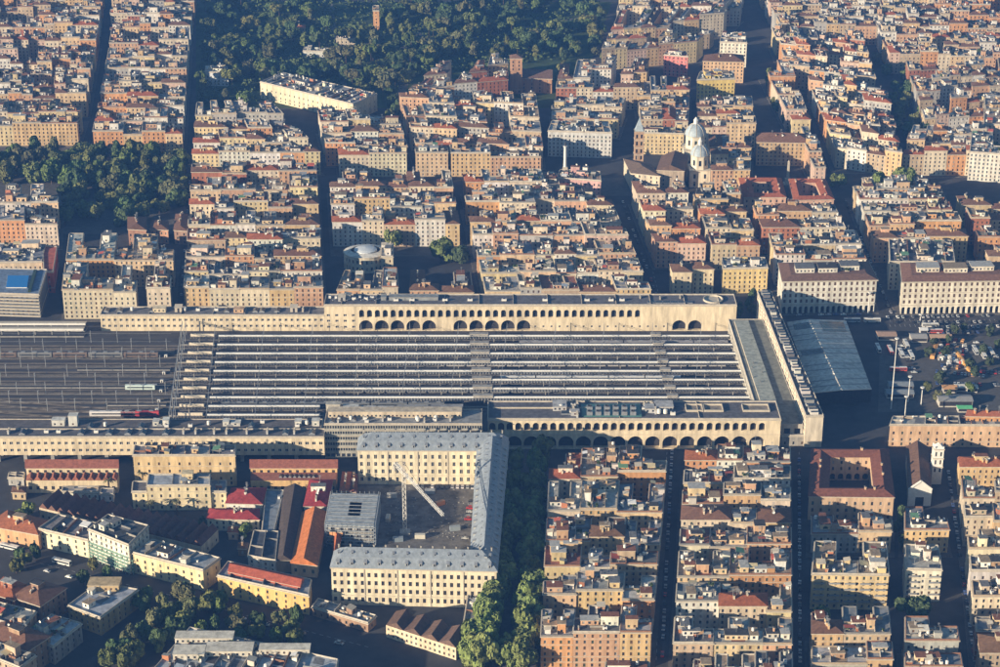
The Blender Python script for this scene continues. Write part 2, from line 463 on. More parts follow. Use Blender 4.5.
# ------------------------------------------------------------------ generic building
WALLC = {'cream': (.60, .52, .40), 'ochre': (.56, .40, .22), 'orange': (.54, .29, .14), 'salmon': (.52, .33, .21), 'pink': (.56, .41, .33), 'white': (.64, .62, .58),
         'tan': (.46, .36, .25), 'brick red': (.36, .15, .09), 'yellow': (.60, .49, .29), 'grey': (.40, .39, .37), 'peach': (.60, .45, .28), 'brown': (.30, .20, .14)}
WALLW = ['cream']*8 + ['ochre']*5 + ['orange']*4 + ['salmon']*3 + ['pink']*1 + ['white']*7 + ['tan']*3 + ['brick red']*1 + ['yellow']*4 + ['grey']*2 + ['peach']*4
ROOFC = {'grey terraces': (.24, .25, .27), 'pale terraces': (.42, .41, .39), 'tan terraces': (.32, .25, .19), 'red terraces': (.30, .13, .09), 'dark terraces': (.12, .12, .13),
         'brown tiled roof': (.17, .095, .065), 'red tiled roof': (.33, .11, .055)}
ROOFW = ['grey terraces']*6 + ['pale terraces']*4 + ['tan terraces']*4 + ['red terraces']*2 + ['dark terraces']*2 + ['brown tiled roof']*4 + ['red tiled roof']*2
def inside(poly, x, y):
    c = False; n = len(poly)
    for i in range(n):
        (x1, y1), (x2, y2) = poly[i], poly[i-1]
        if (y1 > y) != (y2 > y) and x < (x2-x1)*(y-y1)/(y2-y1) + x1: c = not c
    return c
def jit(c, k=.12):
    s = 1 + random.uniform(-k, k)
    return tuple(max(.02, min(.8, v*s*(1 + random.uniform(-.04, .04)))) for v in c)
def walls_of(mb, poly, z0, z1, storey=3.7, party=(), pitch=4.2, wins=None, wins_edges=None, ww=1.25, wh=2.0, base=4.3, every=True, cornice=True, mat=None):
    n = len(poly)
    fl = []; z = z0 + base
    while z + wh + .7 < z1: fl.append(z); z += storey
    fl0 = ([z0 + .1 + 1.0] + fl) if base > 4 else fl
    for i in range(n):
        a, b = poly[i], poly[(i+1) % n]; L = hypot(b[0]-a[0], b[1]-a[1])
        if i in party: facade(mb, a, b, z0, z1, mat=mat)
        else:
            front = (b[0]-a[0]) / (L or 1) > .6
            facade(mb, a, b, z0, z1, floors=fl0, mat=mat, ww=ww, wh=wh, pitch=pitch if front else pitch*1.15, wins=wins if (wins is not None and front) else None)
    if cornice:
        ring(mb, offset_poly(poly, .55), poly, z1 - .5, z1 - .05, TRIM)
        if z1 - z0 > 15: ring(mb, offset_poly(poly, .22), poly, z0 + 3.9, z0 + 4.2, TRIM)
        if wins is not None and len(fl) > 2:
            for f_ in (fl[1], fl[-1]): ring(mb, offset_poly(poly, .18), poly, f_ - .75, f_ - .5, TRIM)
def penthouse(mb, poly, z, h, col, pitch=2.6):
    poly = ccw(poly)
    for i in range(len(poly)):
        facade(mb, poly[i], poly[(i+1) % len(poly)], z, z + h, floors=[z + .7], ww=1.3, wh=1.5, pitch=pitch, rec=.2)
    o = offset_poly(poly, .35)
    mb.prism(o, z + h, z + h + .25, TRIM, random.choice(FLOORS), bottom=True)
def clutter(root, poly, z, ang, dens=1.0, parts=True, wallc=(.5, .4, .3), skips=()):
    xs = [p[0] for p in poly]; ys = [p[1] for p in poly]
    area = (max(xs)-min(xs)) * (max(ys)-min(ys))
    inner = offset_poly(poly, -1.6)
    n = int(area / 27 * dens)
    for k in range(n):
        x, y = random.uniform(min(xs), max(xs)), random.uniform(min(ys), max(ys))
        if not inside(inner, x, y) or any(inside(s, x, y) for s in skips): continue
        nm = random.choice(FIT_W)
        c = random.choice(AWN_COL) if nm == 'awning' else (.05, .08, .03) if nm == 'planter' else jit(random.choice([wallc, wallc, (.5, .48, .44), (.42, .18, .10), (.68, .66, .62), (.12, .12, .12), (.72, .70, .64)]), .2)
        s = random.uniform(.8, 1.35)
        inst(FIT[nm], nm, root, (x, y, z), ang + random.choice((0, pi/2, pi, -pi/2)), (s, s, s), c)
PARAPETS = [mat_simple('parapet_plaster', (.40, .32, .23), .9, .3, .4), mat_simple('parapet_stone', (.30, .28, .25), .9, .3, .4), mat_simple('parapet_brick', (.26, .14, .09), .9, .3, .4), mat_simple('parapet_pale', (.48, .44, .38), .9, .3, .4), mat_simple('parapet_grey', (.20, .20, .20), .9, .3, .4)]
FLOORS = [mat_simple('terrace_red', (.22, .095, .06), .9, .4, .5), mat_simple('terrace_grey', (.16, .165, .175), .9, .4, .5), mat_simple('terrace_light', (.40, .40, .39), .9, .3, .5), mat_simple('terrace_dark', (.055, .055, .06), .9, .4, .5), mat_simple('terrace_sand', (.30, .23, .16), .9, .4, .5)]
def flat_roof(mb, poly, z, par=.9, mat=None, pm=None):
    mat = mat or ROOFM
    mb.face([(p[0], p[1], z) for p in poly], mat)
    ring(mb, poly, offset_poly(poly, -.3), z, z + par, pm or PARAPETS[3])
def add_building(slot, hh, wallname, roofname, label, name='apartment_building', cat='apartment building', group=None, shape='rect', detail=2, party=(), fdepth=13.0, wins_on=False, dens=1.0, storey=3.6, kind_mb=None, pitch=3.5, pents=None, wcol=None, rcol=None):
    """slot: four ground corners near-left, near-right, far-right, far-left"""
    wc = wcol or jit(WALLC[wallname]); rc = rcol or jit(ROOFC[roofname], .15)
    A, B, C_, D = slot
    def bi(u, v): return lerp(lerp(A, B, u), lerp(D, C_, u), v)
    depth = hypot(D[0]-A[0], D[1]-A[1]); width = hypot(B[0]-A[0], B[1]-A[1])
    ang = atan2(B[1]-A[1], B[0]-A[0])
    cx, cy = bi(.5, .5)
    root = thing(name, (cx, cy, 0), label, cat, group)
    tiled = 'tiled' in roofname
    f = min(.85, fdepth / max(depth, 1))
    vols = []
    if (shape == 'rect' and not (tiled and group and depth > fdepth*1.6)) or depth < fdepth*1.45 or width < 12:
        vols.append(([bi(0, 0), bi(1, 0), bi(1, 1), bi(0, 1)], hh, tiled))
    elif tiled:
        vols.append(([bi(0, 0), bi(1, 0), bi(1, f), bi(0, f)], hh, True))
        a = random.choice((0, .5)); vols.append(([bi(a, f), bi(a+.5, f), bi(a+.5, 1), bi(a, 1)], hh - random.uniform(1, 4), random.random() < .4))
    elif shape == 'U': vols.append(([bi(0, 0), bi(1, 0), bi(1, 1), bi(.68, 1), bi(.68, f), bi(.3, f), bi(.3, 1), bi(0, 1)], hh, False))
    elif shape == 'L': vols.append(([bi(0, 0), bi(1, 0), bi(1, f), bi(.45, f), bi(.45, 1), bi(0, 1)], hh, False))
    elif shape == 'J': vols.append(([bi(0, 0), bi(1, 0), bi(1, 1), bi(.55, 1), bi(.55, f), bi(0, f)], hh, False))
    else: vols.append(([bi(0, 0), bi(1, 0), bi(1, f), bi(.7, f), bi(.7, 1), bi(.3, 1), bi(.3, f), bi(0, f)], hh, False))
    wm, rm = MB(), MB(); wins = [] if wins_on else None
    pents_polys = []
    for vi, (poly, z, til) in enumerate(vols):
        n = len(poly); pe = set()
        if 'l' in party: pe.add(n - 1)
        if 'r' in party: pe.add(1)
        walls_of(wm, poly, 0, z, storey=storey, party=pe, pitch=pitch, wins=wins if vi == 0 else None)
        if til:
            w1 = hypot(poly[1][0]-poly[0][0], poly[1][1]-poly[0][1]); w2 = hypot(poly[2][0]-poly[1][0], poly[2][1]-poly[1][1])
            r0, r1 = hip_roof(rm, poly, z + .05, min(w1, w2)*.19, TILE)
            if detail > 0:
                for k in range(random.randint(4, 9)):
                    t = random.random(); p = lerp(r0, r1, t)
                    o = random.uniform(-.22, .22) * min(w1, w2)
                    nm = random.choice(['chimney', 'chimney_stack', 'antenna', 'satellite_dish', 'chimney'])
                    inst(FIT[nm], nm, root, (p[0] - sin(ang)*o, p[1] + cos(ang)*o, z + .3 + min(w1, w2)*.19*(.35)), ang, (1.2, 1.2, 1.2), jit(wc))
            if min(w1, w2) > 11 and random.random() < .45:
                pm = MB(); t = random.uniform(.25, .75); p = lerp(r0, r1, t); pw, pd = random.uniform(5, 9), 4.0
                c, s = cos(ang), sin(ang)
                q = [(p[0]+a*c-b*s, p[1]+a*s+b*c) for a, b in ((-pw/2, -pd/2), (pw/2, -pd/2), (pw/2, pd/2), (-pw/2, pd/2))]
                penthouse(pm, q, z + .4, min(w1, w2)*.19 + 1.6, None)
                pm.build('penthouse', root, jit(wc, .15))
        else:
            flat_roof(rm, poly, z, pm=random.choice(PARAPETS) if group else PARAPETS[3])
            # terraces of different paving with walls between them
            inner = offset_poly(poly, -.9)
            if detail > 0 and vi == 0 and width > 9:
                vmax = f*.97 if shape != 'rect' else .97
                nn = max(2, int(width // 7)); nv = max(1, int(depth*vmax // 8))
                for k in range(nn):
                    for kv in range(nv):
                        if random.random() < .55:
                            u0, u1, v0, v1 = (k+.08)/nn, (k+.92)/nn, (kv+.1)/nv*vmax, (kv+.92)/nv*vmax
                            pq = [bi(u0, v0), bi(u1, v0), bi(u1, v1), bi(u0, v1)]
                            if all(inside(inner, *p) for p in pq): rm.face([(*p, z + .05) for p in pq], random.choice(FLOORS if group else FLOORS[1:4]))
                    if k and random.random() < .6:
                        a, b = bi(k/nn, .03), bi(k/nn, vmax); hh_ = random.choice((1.0, 1.3, 1.8))
                        rm.beam((a[0], a[1], z + hh_/2), (b[0], b[1], z + hh_/2), .3, random.choice(PARAPETS), hh_)
                    if random.random() < .4:
                        vm = random.uniform(.3, .8)*vmax; a, b = bi(k/nn + .01, vm), bi((k+1)/nn - .01, vm); rm.beam((a[0], a[1], z + .6), (b[0], b[1], z + .6), .3, random.choice(PARAPETS), 1.2)
            # set-back top storeys
            npent = pents if pents is not None else random.choice((2, 3, 3, 4, 5))
            tries = 0; made = 0
            xs = [p[0] for p in poly]; ys = [p[1] for p in poly]
            while made < npent and tries < 40:
                tries += 1
                pw, pd = random.uniform(3.5, min(13, max(4, width*.5))), random.uniform(3, 8)
                if random.random() < .3: pw, pd = pd, pw
                x, y = random.uniform(min(xs), max(xs)), random.uniform(min(ys), max(ys))
                c, s = cos(ang), sin(ang)
                q = [(x+a*c-b*s, y+a*s+b*c) for a, b in ((-pw/2, -pd/2), (pw/2, -pd/2), (pw/2, pd/2), (-pw/2, pd/2))]
                if not all(inside(inner, *p) for p in q) or not all(inside(inner, *lerp(q[i-1], q[i], .5)) for i in range(4)): continue
                if any(abs(x-o[0]) < (pw+o[2])/2+.3 and abs(y-o[1]) < (pd+o[3])/2+.3 for o in pents_polys): continue
                pents_polys.append((x, y, pw, pd, q))
                pm = MB(); ph = random.choice((2.8, 3.1, 3.3, 5.6)); penthouse(pm, q, z, ph, None)
                pm.build('penthouse', root, jit(random.choice([wc, wc, WALLC['cream'], WALLC['white'], (.7, .68, .62), WALLC['peach'], WALLC['salmon']] if group else [wc, WALLC['white']]), .2))
                if detail > 0 and random.random() < .7:
                    nm = random.choice(['chimney', 'antenna', 'satellite_dish', 'water_tank'])
                    e = inst(FIT[nm], nm, root, (x + random.uniform(-1, 1), y, z + ph + .25), ang, (1, 1, 1), jit(wc)); 
                made += 1
            if detail > 0: clutter(root, poly, z, ang, dens, wallc=wc, skips=[o[4] for o in pents_polys])
    wm.build('wall', root, wc); rm.build('roof', root, rc)
    if wins: place_windows(root, wins)
    return root

# far houses that are past counting go into one mesh
FARW = [mat_simple('far_wall_%s' % k.replace(' ', '_'), c, .9, .2, .1) for k, c in WALLC.items()]
FARR = [mat_simple('far_roof_%s' % k.replace(' ', '_'), c, .9, .3, .1) for k, c in ROOFC.items()]
far_mb = MB()
def far_building(slot, hh, tiled):
    wm, rm = random.choice(FARW), random.choice(FARR)
    poly = list(slot); n = 4
    L = hypot(poly[1][0]-poly[0][0], poly[1][1]-poly[0][1])
    for i in range(4):
        facade(far_mb, poly[i], poly[(i+1) % 4], 0, hh, floors=[z for z in (6, 10, 14, 18) if z + 2.6 < hh], mat=wm, pitch=5, panes=DARK) if i in (0, 1, 3) else far_mb.face([(*poly[i], 0), (*poly[(i+1) % 4], 0), (*poly[(i+1) % 4], hh), (*poly[i], hh)], wm)
    if tiled: hip_roof(far_mb, poly, hh, 3, FARR[5] if random.random() < .6 else FARR[6])
    else:
        far_mb.face([(*p, hh) for p in poly], rm)
        c = lerp(poly[0], poly[2], .5); ang = atan2(poly[1][1]-poly[0][1], poly[1][0]-poly[0][0])
        for k in range(5):
            p = lerp(lerp(poly[0], poly[1], random.uniform(.15, .85)), lerp(poly[3], poly[2], random.uniform(.15, .85)), random.uniform(.2, .8))
            far_mb.box(p[0], p[1], random.uniform(2, 8), random.uniform(2, 5), hh, hh + random.uniform(1.5, 3.4), random.choice(FARW), ang, random.choice(FARR))

ORD = ['leftmost', 'second from left', 'third from left', 'fourth from left', 'fifth from left', 'sixth from left', 'seventh from left', 'eighth from left', 'ninth from left']
ROWN = ['nearest', 'second', 'third', 'fourth', 'fifth', 'sixth', 'seventh', 'eighth', 'ninth', 'tenth', 'eleventh']
NB = [0]; BCAP = 262; FARSINK = None
PAVES = []; COURTS = []
def block(where, TL, TR, BR, BL, rows, z=21, gap=9, cols=None, walls=None, roofs=None, wins_rows=(), detail=2, far=False, colw=(15, 30), hv=2.5, dens=1.0, fd=13.0, pave=True, tiledp=None, slope=0):
    """a city block: outline at roof height in photo points; rows = photo y of each row's front roof edge, far to near"""
    def edge(y):
        def on(a, b):
            t = (y - a[1]) / ((b[1] - a[1]) or 1); return (a[0] + (b[0]-a[0])*t, y)
        l, r = on(TL, BL), on(TR, BR); r = (r[0], r[1] + slope); l = (l[0], l[1] - slope)
        return P(*l, z), P(*r, z)
    if pave:
        q = offset_poly(ccw([P(*BL, z), P(*BR, z), P(*TR, z), P(*TL, z)]), 2.6)
        PAVES.append(q)
    back = edge(min(TL[1], TR[1]))
    nr = len(rows)
    for ri, y in enumerate(rows):
        fr = edge(y)
        yb = rows[ri-1] if ri else min(TL[1], TR[1])
        bk = edge(yb)
        g = gap if ri else 0
        dep = hypot(bk[0][0]-fr[0][0], bk[0][1]-fr[0][1])
        k = max(.35, 1 - g/dep)
        A, B = fr; D, C_ = lerp(A, bk[0], k), lerp(B, bk[1], k)
        Wd = hypot(B[0]-A[0], B[1]-A[1])
        rn = nr - 1 - ri
        spec = cols.get(rn) if cols else None
        if spec is None:
            us = [0.0]
            while us[-1] < 1:
                w = random.uniform(*colw) / Wd
                us.append(min(1.0, us[-1] + w))
            if len(us) > 2 and (us[-1]-us[-2])*Wd < 11: us.pop(-2)
            spec = [(us[i], us[i+1]) for i in range(len(us)-1)]
        for ci, (u0, u1) in enumerate(spec):
            s0, s1 = u0 + (.04/Wd if ci else 0), u1 - .04/Wd
            hh = z + random.uniform(-hv, hv) if hv else z
            jf = random.uniform(-.6, .6) if rn else 0
            if rn and rn not in wins_rows and dep > 22:
                rr_ = random.random()
                if rr_ < .09 and len(spec) > 2 and ci not in (0, len(spec)-1) and detail > 1: COURTS.append((lerp(lerp(A, B, (s0+s1)/2), lerp(D, C_, (s0+s1)/2), .5), where)); continue
                if rr_ < .6: jf = random.uniform(.06, .3)*dep*.8
                hh += random.uniform(-1.5, 1.8)
            slot = [lerp(A, B, s0), lerp(A, B, s1), lerp(D, C_, s1), lerp(D, C_, s0)]
            dvec = (slot[3][0]-slot[0][0], slot[3][1]-slot[0][1]); dl = hypot(*dvec)
            if jf: slot[0] = lerp(slot[0], slot[3], abs(jf)/dl*1.2); slot[1] = lerp(slot[1], slot[2], abs(jf)/dl*1.2)
            wn = (walls.get((rn, ci)) if walls else None) or random.choice(WALLW)
            rw = (roofs.get((rn, ci)) if roofs else None) or (random.choice(ROOFW) if tiledp is None else (random.choice(ROOFW[18:]) if random.random() < tiledp else random.choice(ROOFW[:18])))
            if far:
                far_building(slot, hh, 'tiled' in rw); continue
            NB[0] += 1
            SINK[0] = FARSINK if NB[0] > BCAP else None
            lab = '%s block, %s, %s, %s row, %s' % (wn, rw, ORD[min(ci, 8)], ROWN[rn], where)
            add_building(slot, hh, wn, rw, lab, group='apartment blocks of the city', shape=random.choice(('U', 'L', 'J', 'T', 'rect')), detail=detail,
                         party=(('l' if ci else '') + ('r' if ci < len(spec)-1 else '')), wins_on=(rn in wins_rows and SINK[0] is None), dens=dens*(.6 if SINK[0] else 1), fdepth=fd)
            SINK[0] = None
FARSINK = MB()

# ================================================================== GROUND
g = MB()
g.face([(-9000, -1400, 0), (9000, -1400, 0), (9000, 30000, 0), (-9000, 30000, 0)], ASPH)
structure('ground', g)
def sheet(name, pts, z, mat, kind='structure', color=None):
    mb = MB(); p = ccw(pts); mb.prism(p, 0, z, mat) if z > .06 else mb.face([(*q, z) for q in p], mat)
    return tag(mb.build(name, color=color), kind=kind)
sheet('park_lawn', quad(0, (196, 108), (575, 108), (612, 2), (196, 2)), .02, GRASSM)
sheet('garden_square', quad(0, (-20, 234), (186, 234), (186, 146), (-20, 146)), .02, PAVE)
sheet('railway_ballast', quad(0, (-160, 434), (775, 434), (758, 331.2), (-160, 331.2)), .025, BALLAST)
sheet('courtyard_ground', quad(0, (340, 560), (478, 560), (478, 482), (340, 482)), .03, DIRT)
sheet('avenue_verge', quad(0, (492, 667), (545, 667), (549, 446), (508, 446)), .02, PAVE)
sheet('square_paving', quad(0, (878, 412), (1040, 412), (1040, 336), (880, 336)), .02, PAVE)
sheet('square_paving', quad(0, (560, 196), (640, 196), (625, 178), (565, 178)), .02, PAVE)

# ================================================================== STATION
def xs_of(px, z, yref): return P(px, yref, z)[0]
yw = P(500, 331)[1]
X = lambda px: P(px, 331)[0]
def zz(py, base=331): return HT(500, base, py)
STC = (.68, .58, .42)
# --- tall part with two tiers of arches
hT = zz(305.5)
depT = P(500, 295, hT)[1] - yw
t = thing('station_wing', (X(530), yw + depT/2, 0), 'long tall cream station wing with two rows of arches, behind the platforms', 'station building')
wm = MB()
zm = zz(318.6)
S = lambda a, b: ((X(a), yw), (X(b), yw))
wins = []
facade(wm, *S(325, 358.2), 0, hT, floors=[zz(328), zz(322), zz(316.4)], cols=4, ww=2.4, wh=1.7, rec=.5, wins=wins)
arcade(wm, *S(358.2, 640.9), zm, hT, 36, 3.6, zz(317.4), zz(312.2), rec=1.6, back=GLASS)
facade(wm, *S(640.9, 735.5), zm, hT)
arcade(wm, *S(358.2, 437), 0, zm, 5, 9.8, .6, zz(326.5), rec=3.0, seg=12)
facade(wm, *S(437, 452.5), 0, zm)
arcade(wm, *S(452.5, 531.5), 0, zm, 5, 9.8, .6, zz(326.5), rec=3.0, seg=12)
facade(wm, *S(531.5, 668), 0, zm, floors=[zz(327.4)], cols=17, ww=1.5, wh=1.5, rec=.4, wins=wins)
facade(wm, *S(668, 671), 0, zm)
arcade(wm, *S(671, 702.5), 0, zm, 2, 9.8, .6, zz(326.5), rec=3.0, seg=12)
facade(wm, *S(702.5, 735.5), 0, zm)
xa, xb = X(325), X(735.5); yb = yw + depT
facade(wm, (xb, yw), (xb, yb), 0, hT, floors=[8, 14], ww=2); facade(wm, (xb, yb), (xa, yb), 0, hT, floors=[4, 9, 14], pitch=7, ww=2.2); facade(wm, (xa, yb), (xa, yw), 0, hT)
pl = [(xa, yw), (xb, yw), (xb, yb), (xa, yb)]
ring(wm, offset_poly(pl, .35), pl, hT - .7, hT - .1, TRIM)
wm.build('wall', t, STC)
rm = MB(); flat_roof(rm, pl, hT, 1.0)
for k in range(12):      # walls across the terrace
    x = xa + (xb - xa)*(k + .5)/12; rm.beam((x, yw + .4, hT + .4), (x, yb - .4, hT + .4), .3, TRIM, .8)
rm.build('roof', t, (.13, .13, .145))
place_windows(t, wins, WIN[0])
def roof_box(root, x, y, w, d, z, h, name='plant_room', col=(.45, .42, .38), win=False):
    mb = MB()
    q = [(x-w/2, y-d/2), (x+w/2, y-d/2), (x+w/2, y+d/2), (x-w/2, y+d/2)]
    for i in range(4): facade(mb, q[i], q[(i+1) % 4], z, z + h, floors=[z + .8] if win else None, ww=1.2, wh=1.3, pitch=2.6, rec=.2)
    mb.prism(offset_poly(q, .25), z + h, z + h + .2, TRIM, ROOFM, bottom=True)
    return mb.build(name, root, col)
def RX(px, py, z): return P(px, py, z)
for px in range(330, 378, 6):      # pipes and tanks on the left of the roof
    x, y = P(px, random.uniform(298, 302), hT); n_ = random.choice(['water_tank', 'air_conditioner', 'air_conditioner', 'roof_shed'])
    inst(FIT[n_], n_, t, (x, y, hT), random.choice((0, pi/2)), (1.5,)*3, (.4, .4, .4))
mb = MB()
for k in range(7): x, y = P(333 + k*7, 300, hT); mb.beam((x, y - 3, hT + 1), (x + 6, y + 3, hT + 1), .6, METAL)
mb.build('roof_pipe', t, (.5, .5, .5))
for a, b in ((381, 386), (389, 438)): # long raised glass lanterns
    x0, y0 = P(a, 301, hT); x1, _ = P(b, 301, hT)
    roof_box(t, (x0+x1)/2, y0 + 4, x1-x0, 6, hT, 2.2, 'roof_lantern', (.25, .27, .28))
for px in (396, 412, 445, 470, 504, 545, 587, 611, 622): x, y = P(px, 301, hT); inst(FIT['air_conditioner'], 'air_conditioner', t, (x, y, hT), 0, (2, 1.6, 1.2))
for k in range(6):
    x, y = P(651 + k*7.6, 302.5, hT); mb = MB()
    mb.box(x, y, 5.2, 3.2, hT, hT + .5, METAL, bottom=False); mb.box(x, y, 4.6, 2.6, hT + .5, hT + .62, GLASS)
    mb.build('roof_window', t)
x, y = P(713, 300, hT); mb = MB(); mb.lathe(x, y, [(7.2, hT), (7.2, hT + 1.3), (6.6, hT + 1.3), (6.4, hT + .2), (0.1, hT + .2)], TRIM, 28, cap=False); mb.build('round_skylight', t)
for px, py in ((640, 298), (660, 299), (680, 298), (610, 300)): x, y = P(px, py, hT); inst(FIT['chimney_stack'], 'chimney_stack', t, (x, y, hT), 0, (1.2, 1.2, .8), (.4, .38, .33))

# --- low part on the left
hL = zz(315.5); depL = P(500, 307.5, hL)[1] - yw
t = thing('station_wing', (X(213), yw + depL/2, 0), 'low cream station wing with two rows of small square windows, left of the arches', 'station building')
wm = MB(); wins = []
yw2 = yw + .05
facade(wm, (X(101.5), yw2), (X(325) - .05, yw2), 0, hL, floors=[zz(327.2), zz(321.2)], cols=38, ww=2.1, wh=1.9, rec=.5, wins=wins)
xa, xb, yb = X(101.5), X(325) - .05, yw2 + depL
facade(wm, (xb, yw2), (xb, yb), 0, hL); facade(wm, (xb, yb), (xa, yb), 0, hL, floors=[2, 7], pitch=6, ww=2); facade(wm, (xa, yb), (xa, yw2), 0, hL, floors=[2, 7], ww=2)
pl = [(xa, yw2), (xb, yw2), (xb, yb), (xa, yb)]
ring(wm, offset_poly(pl, .3), pl, hL - .6, hL - .1, TRIM)
wm.build('wall', t, STC); rm = MB(); flat_roof(rm, pl, hL, .9)
for k in range(7): x = xa + (xb-xa)*(k+.5)/7; rm.beam((x, yw2+.4, hL+.3), (x, yb-.4, hL+.3), .3, TRIM, .6)
rm.build('roof', t, (.16, .16, .17)); place_windows(t, wins, WIN[0])
for px in range(110, 318, 13):
    x, y = P(px + random.uniform(-4, 4), 311, hL); n_ = random.choice(['air_conditioner', 'skylight', 'roof_shed', 'chimney_stack', 'water_tank']); inst(FIT[n_], n_, t, (x, y, hL), 0, (1.5,)*3, (.5, .45, .38))
x, y = P(160, 311, hL); roof_box(t, x, y, 9, 6, hL, 3, 'stair_tower', STC, True)
x, y = P(239, 311.5, hL); roof_box(t, x, y, 7, 5, hL, 2.6, 'stair_tower', (.6, .4, .25), True)

# --- near wing, arcaded right part
yS = P(500, 449)[1]
XS = lambda px, z=10: P(px, 449 - 10, z)[0]
z4 = lambda py: HT(500, 449, py)
hS = z4(419.5); depS = P(500, 402, hS)[1] - yS
XX = lambda px, py: P(px, py, z4(py))[0]
a0, a1 = XX(488, 435), XX(780, 435)
t = thing('station_wing', ((a0+a1)/2, yS + depS/2, 0), 'cream arcaded station wing on the near side of the platforms, above the tree avenue', 'station building')
wm = MB(); zmid = z4(434.2)
pit = 8.68*(a1-a0)/292
nsm = 29; x_end = a0 + nsm*2*pit*.5
arcade(wm, (a0, yS), (a0 + 32*pit, yS), zmid, hS, 32, 3.9, z4(430.6), z4(425.6), rec=1.8)
facade(wm, (a0 + 32*pit, yS), (a1, yS), zmid, hS)
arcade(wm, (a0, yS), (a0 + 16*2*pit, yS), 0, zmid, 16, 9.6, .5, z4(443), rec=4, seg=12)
facade(wm, (a0 + 32*pit, yS), (a1, yS), 0, zmid)
yb = yS + depS
facade(wm, (a1, yS), (a1, yb), 0, hS); facade(wm, (a1, yb), (a0, yb), 0, hS, floors=[3, 8, 13], pitch=7); facade(wm, (a0, yb), (a0, yS), 0, hS, floors=[3, 8, 13])
pl = [(a0, yS), (a1, yS), (a1, yb), (a0, yb)]
ring(wm, offset_poly(pl, .4), pl, hS - .8, hS - .1, TRIM); ring(wm, offset_poly(pl, .2), pl, zmid - .3, zmid, TRIM)
wm.build('wall', t, STC)
rm = MB(); flat_roof(rm, pl, hS, 1.0)
rm.beam((a0+3, yS+16, hS+.5), (a0+78, yS+16, hS+.5), .4, TRIM, 1.0)
for px in (620, 700): x = XX(px, 412); rm.beam((x, yS+.5, hS+.4), (x, yb-.5, hS+.4), .3, TRIM, .8)
rm.build('roof', t, (.12, .12, .135))
mb = MB(); c0, c1 = P(582, 416.5, hS + .3), P(640, 404.5, hS + .3)
mb.box((c0[0]+c1[0])/2, (c0[1]+c1[1])/2, c1[0]-c0[0], c1[1]-c0[1], hS, hS + .8, OBJ, bottom=False); mb.build('cooling_deck', t, (.07, .17, .17))
for i in range(6):
    for j in range(2):
        x, y = P(589.5 + i*8.7, 414 - j*5, hS + 1)
        mb = MB(); mb.box(x, y, 3.6, 3.4, hS + .8, hS + 3.2, METAL, bottom=False); mb.lathe(x, y, [(1.3, hS+3.2), (1.3, hS+3.6), (1.1, hS+3.6), (1.1, hS+3.3)], BLACKM, 12); mb.build('cooling_tower', t)
for a, b, y0, y1, n_ in ((553, 566, 411, 404, 'plant_room'), (655, 672, 411, 404.5, 'plant_room'), (645, 655, 413, 408, 'plant_room'), (571, 579, 416, 413, 'plant_room')):
    p, q = P(a, y0, hS), P(b, y1, hS); roof_box(t, (p[0]+q[0])/2, (p[1]+q[1])/2, q[0]-p[0], q[1]-p[1], hS, 2.8, n_, (.42, .42, .43), True)
for k in range(16):
    x, y = P(random.choice((random.uniform(550, 578), random.uniform(644, 674))), random.uniform(406, 417), hS); n_ = random.choice(['air_conditioner', 'water_tank', 'chimney_stack', 'skylight']); inst(FIT[n_], n_, t, (x, y, hS), random.choice((0, pi/2)), (1.7,)*3, (.5, .5, .5))
for a, b in ((686, 702), (704, 722), (743, 768)):      # sunk courts with pale rims
    p, q = P(a, 412, hS), P(b, 405.5, hS); mb = MB(); qd = [(p[0], p[1]), (q[0], p[1]), (q[0], q[1]), (p[0], q[1])]
    ring(mb, qd, offset_poly(qd, -.5), hS, hS + 1.4, TRIM); mb.face([(*k_, hS + .25) for k_ in offset_poly(qd, -.5)], ROOFM); mb.build('roof_court', t, (.25, .22, .19))

# --- near wing, left part on pillars
yL = P(200, 462)[1]; z5 = lambda py: HT(200, 462, py)
hW = z5(437.5); zo = z5(455)
XW = lambda px: P(px, 445, z5(445))[0]
depW = P(200, 429.5, hW)[1] - yL
xa, xb = XW(-40), XW(324.3)
t = thing('station_wing', ((xa+xb)/2, yL + depW/2, 0), 'cream station wing with two rows of square windows raised on pillars, lower left', 'station building')
wm = MB(); wins = []
facade(wm, (xa, yL), (xb, yL), zo, hW, floors=[z5(451.6), z5(444.6)], cols=53, ww=2.1, wh=1.9, rec=.5, wins=wins)
facade(wm, (xb, yL), (xb, yL+depW), zo, hW); facade(wm, (xb, yL+depW), (xa, yL+depW), zo, hW, floors=[zo+2, zo+7], pitch=6, ww=2); facade(wm, (xa, yL+depW), (xa, yL), zo, hW)
pl = [(xa, yL), (xb, yL), (xb, yL+depW), (xa, yL+depW)]
wm.face([(*q, zo) for q in pl[::-1]], TRIM)
ring(wm, offset_poly(pl, .3), pl, hW - .6, hW - .1, TRIM)
wm.build('wall', t, STC); rm = MB(); flat_roof(rm, pl, hW, .9); rm.build('roof', t, (.12, .12, .13)); place_windows(t, wins, WIN[0])
pm = MB(); pm.box(0, 0, 2.2, 2.2, 0, zo - .02, CONC, bottom=False); pmesh = mesh_only(pm, 'pillar')
for k in range(16):
    x = xa + 6 + k*17
    if x > xb - 3: break
    inst(pmesh, 'pillar', t, (x, yL + 1.6, 0)); inst(pmesh, 'pillar', t, (x, yL + depW - 1.6, 0))
mb = MB(); mb.box((xa+xb)/2, yL + depW - .5, xb-xa, .5, 0, zo - .05, DARK, bottom=False); mb.build('back_wall', t)
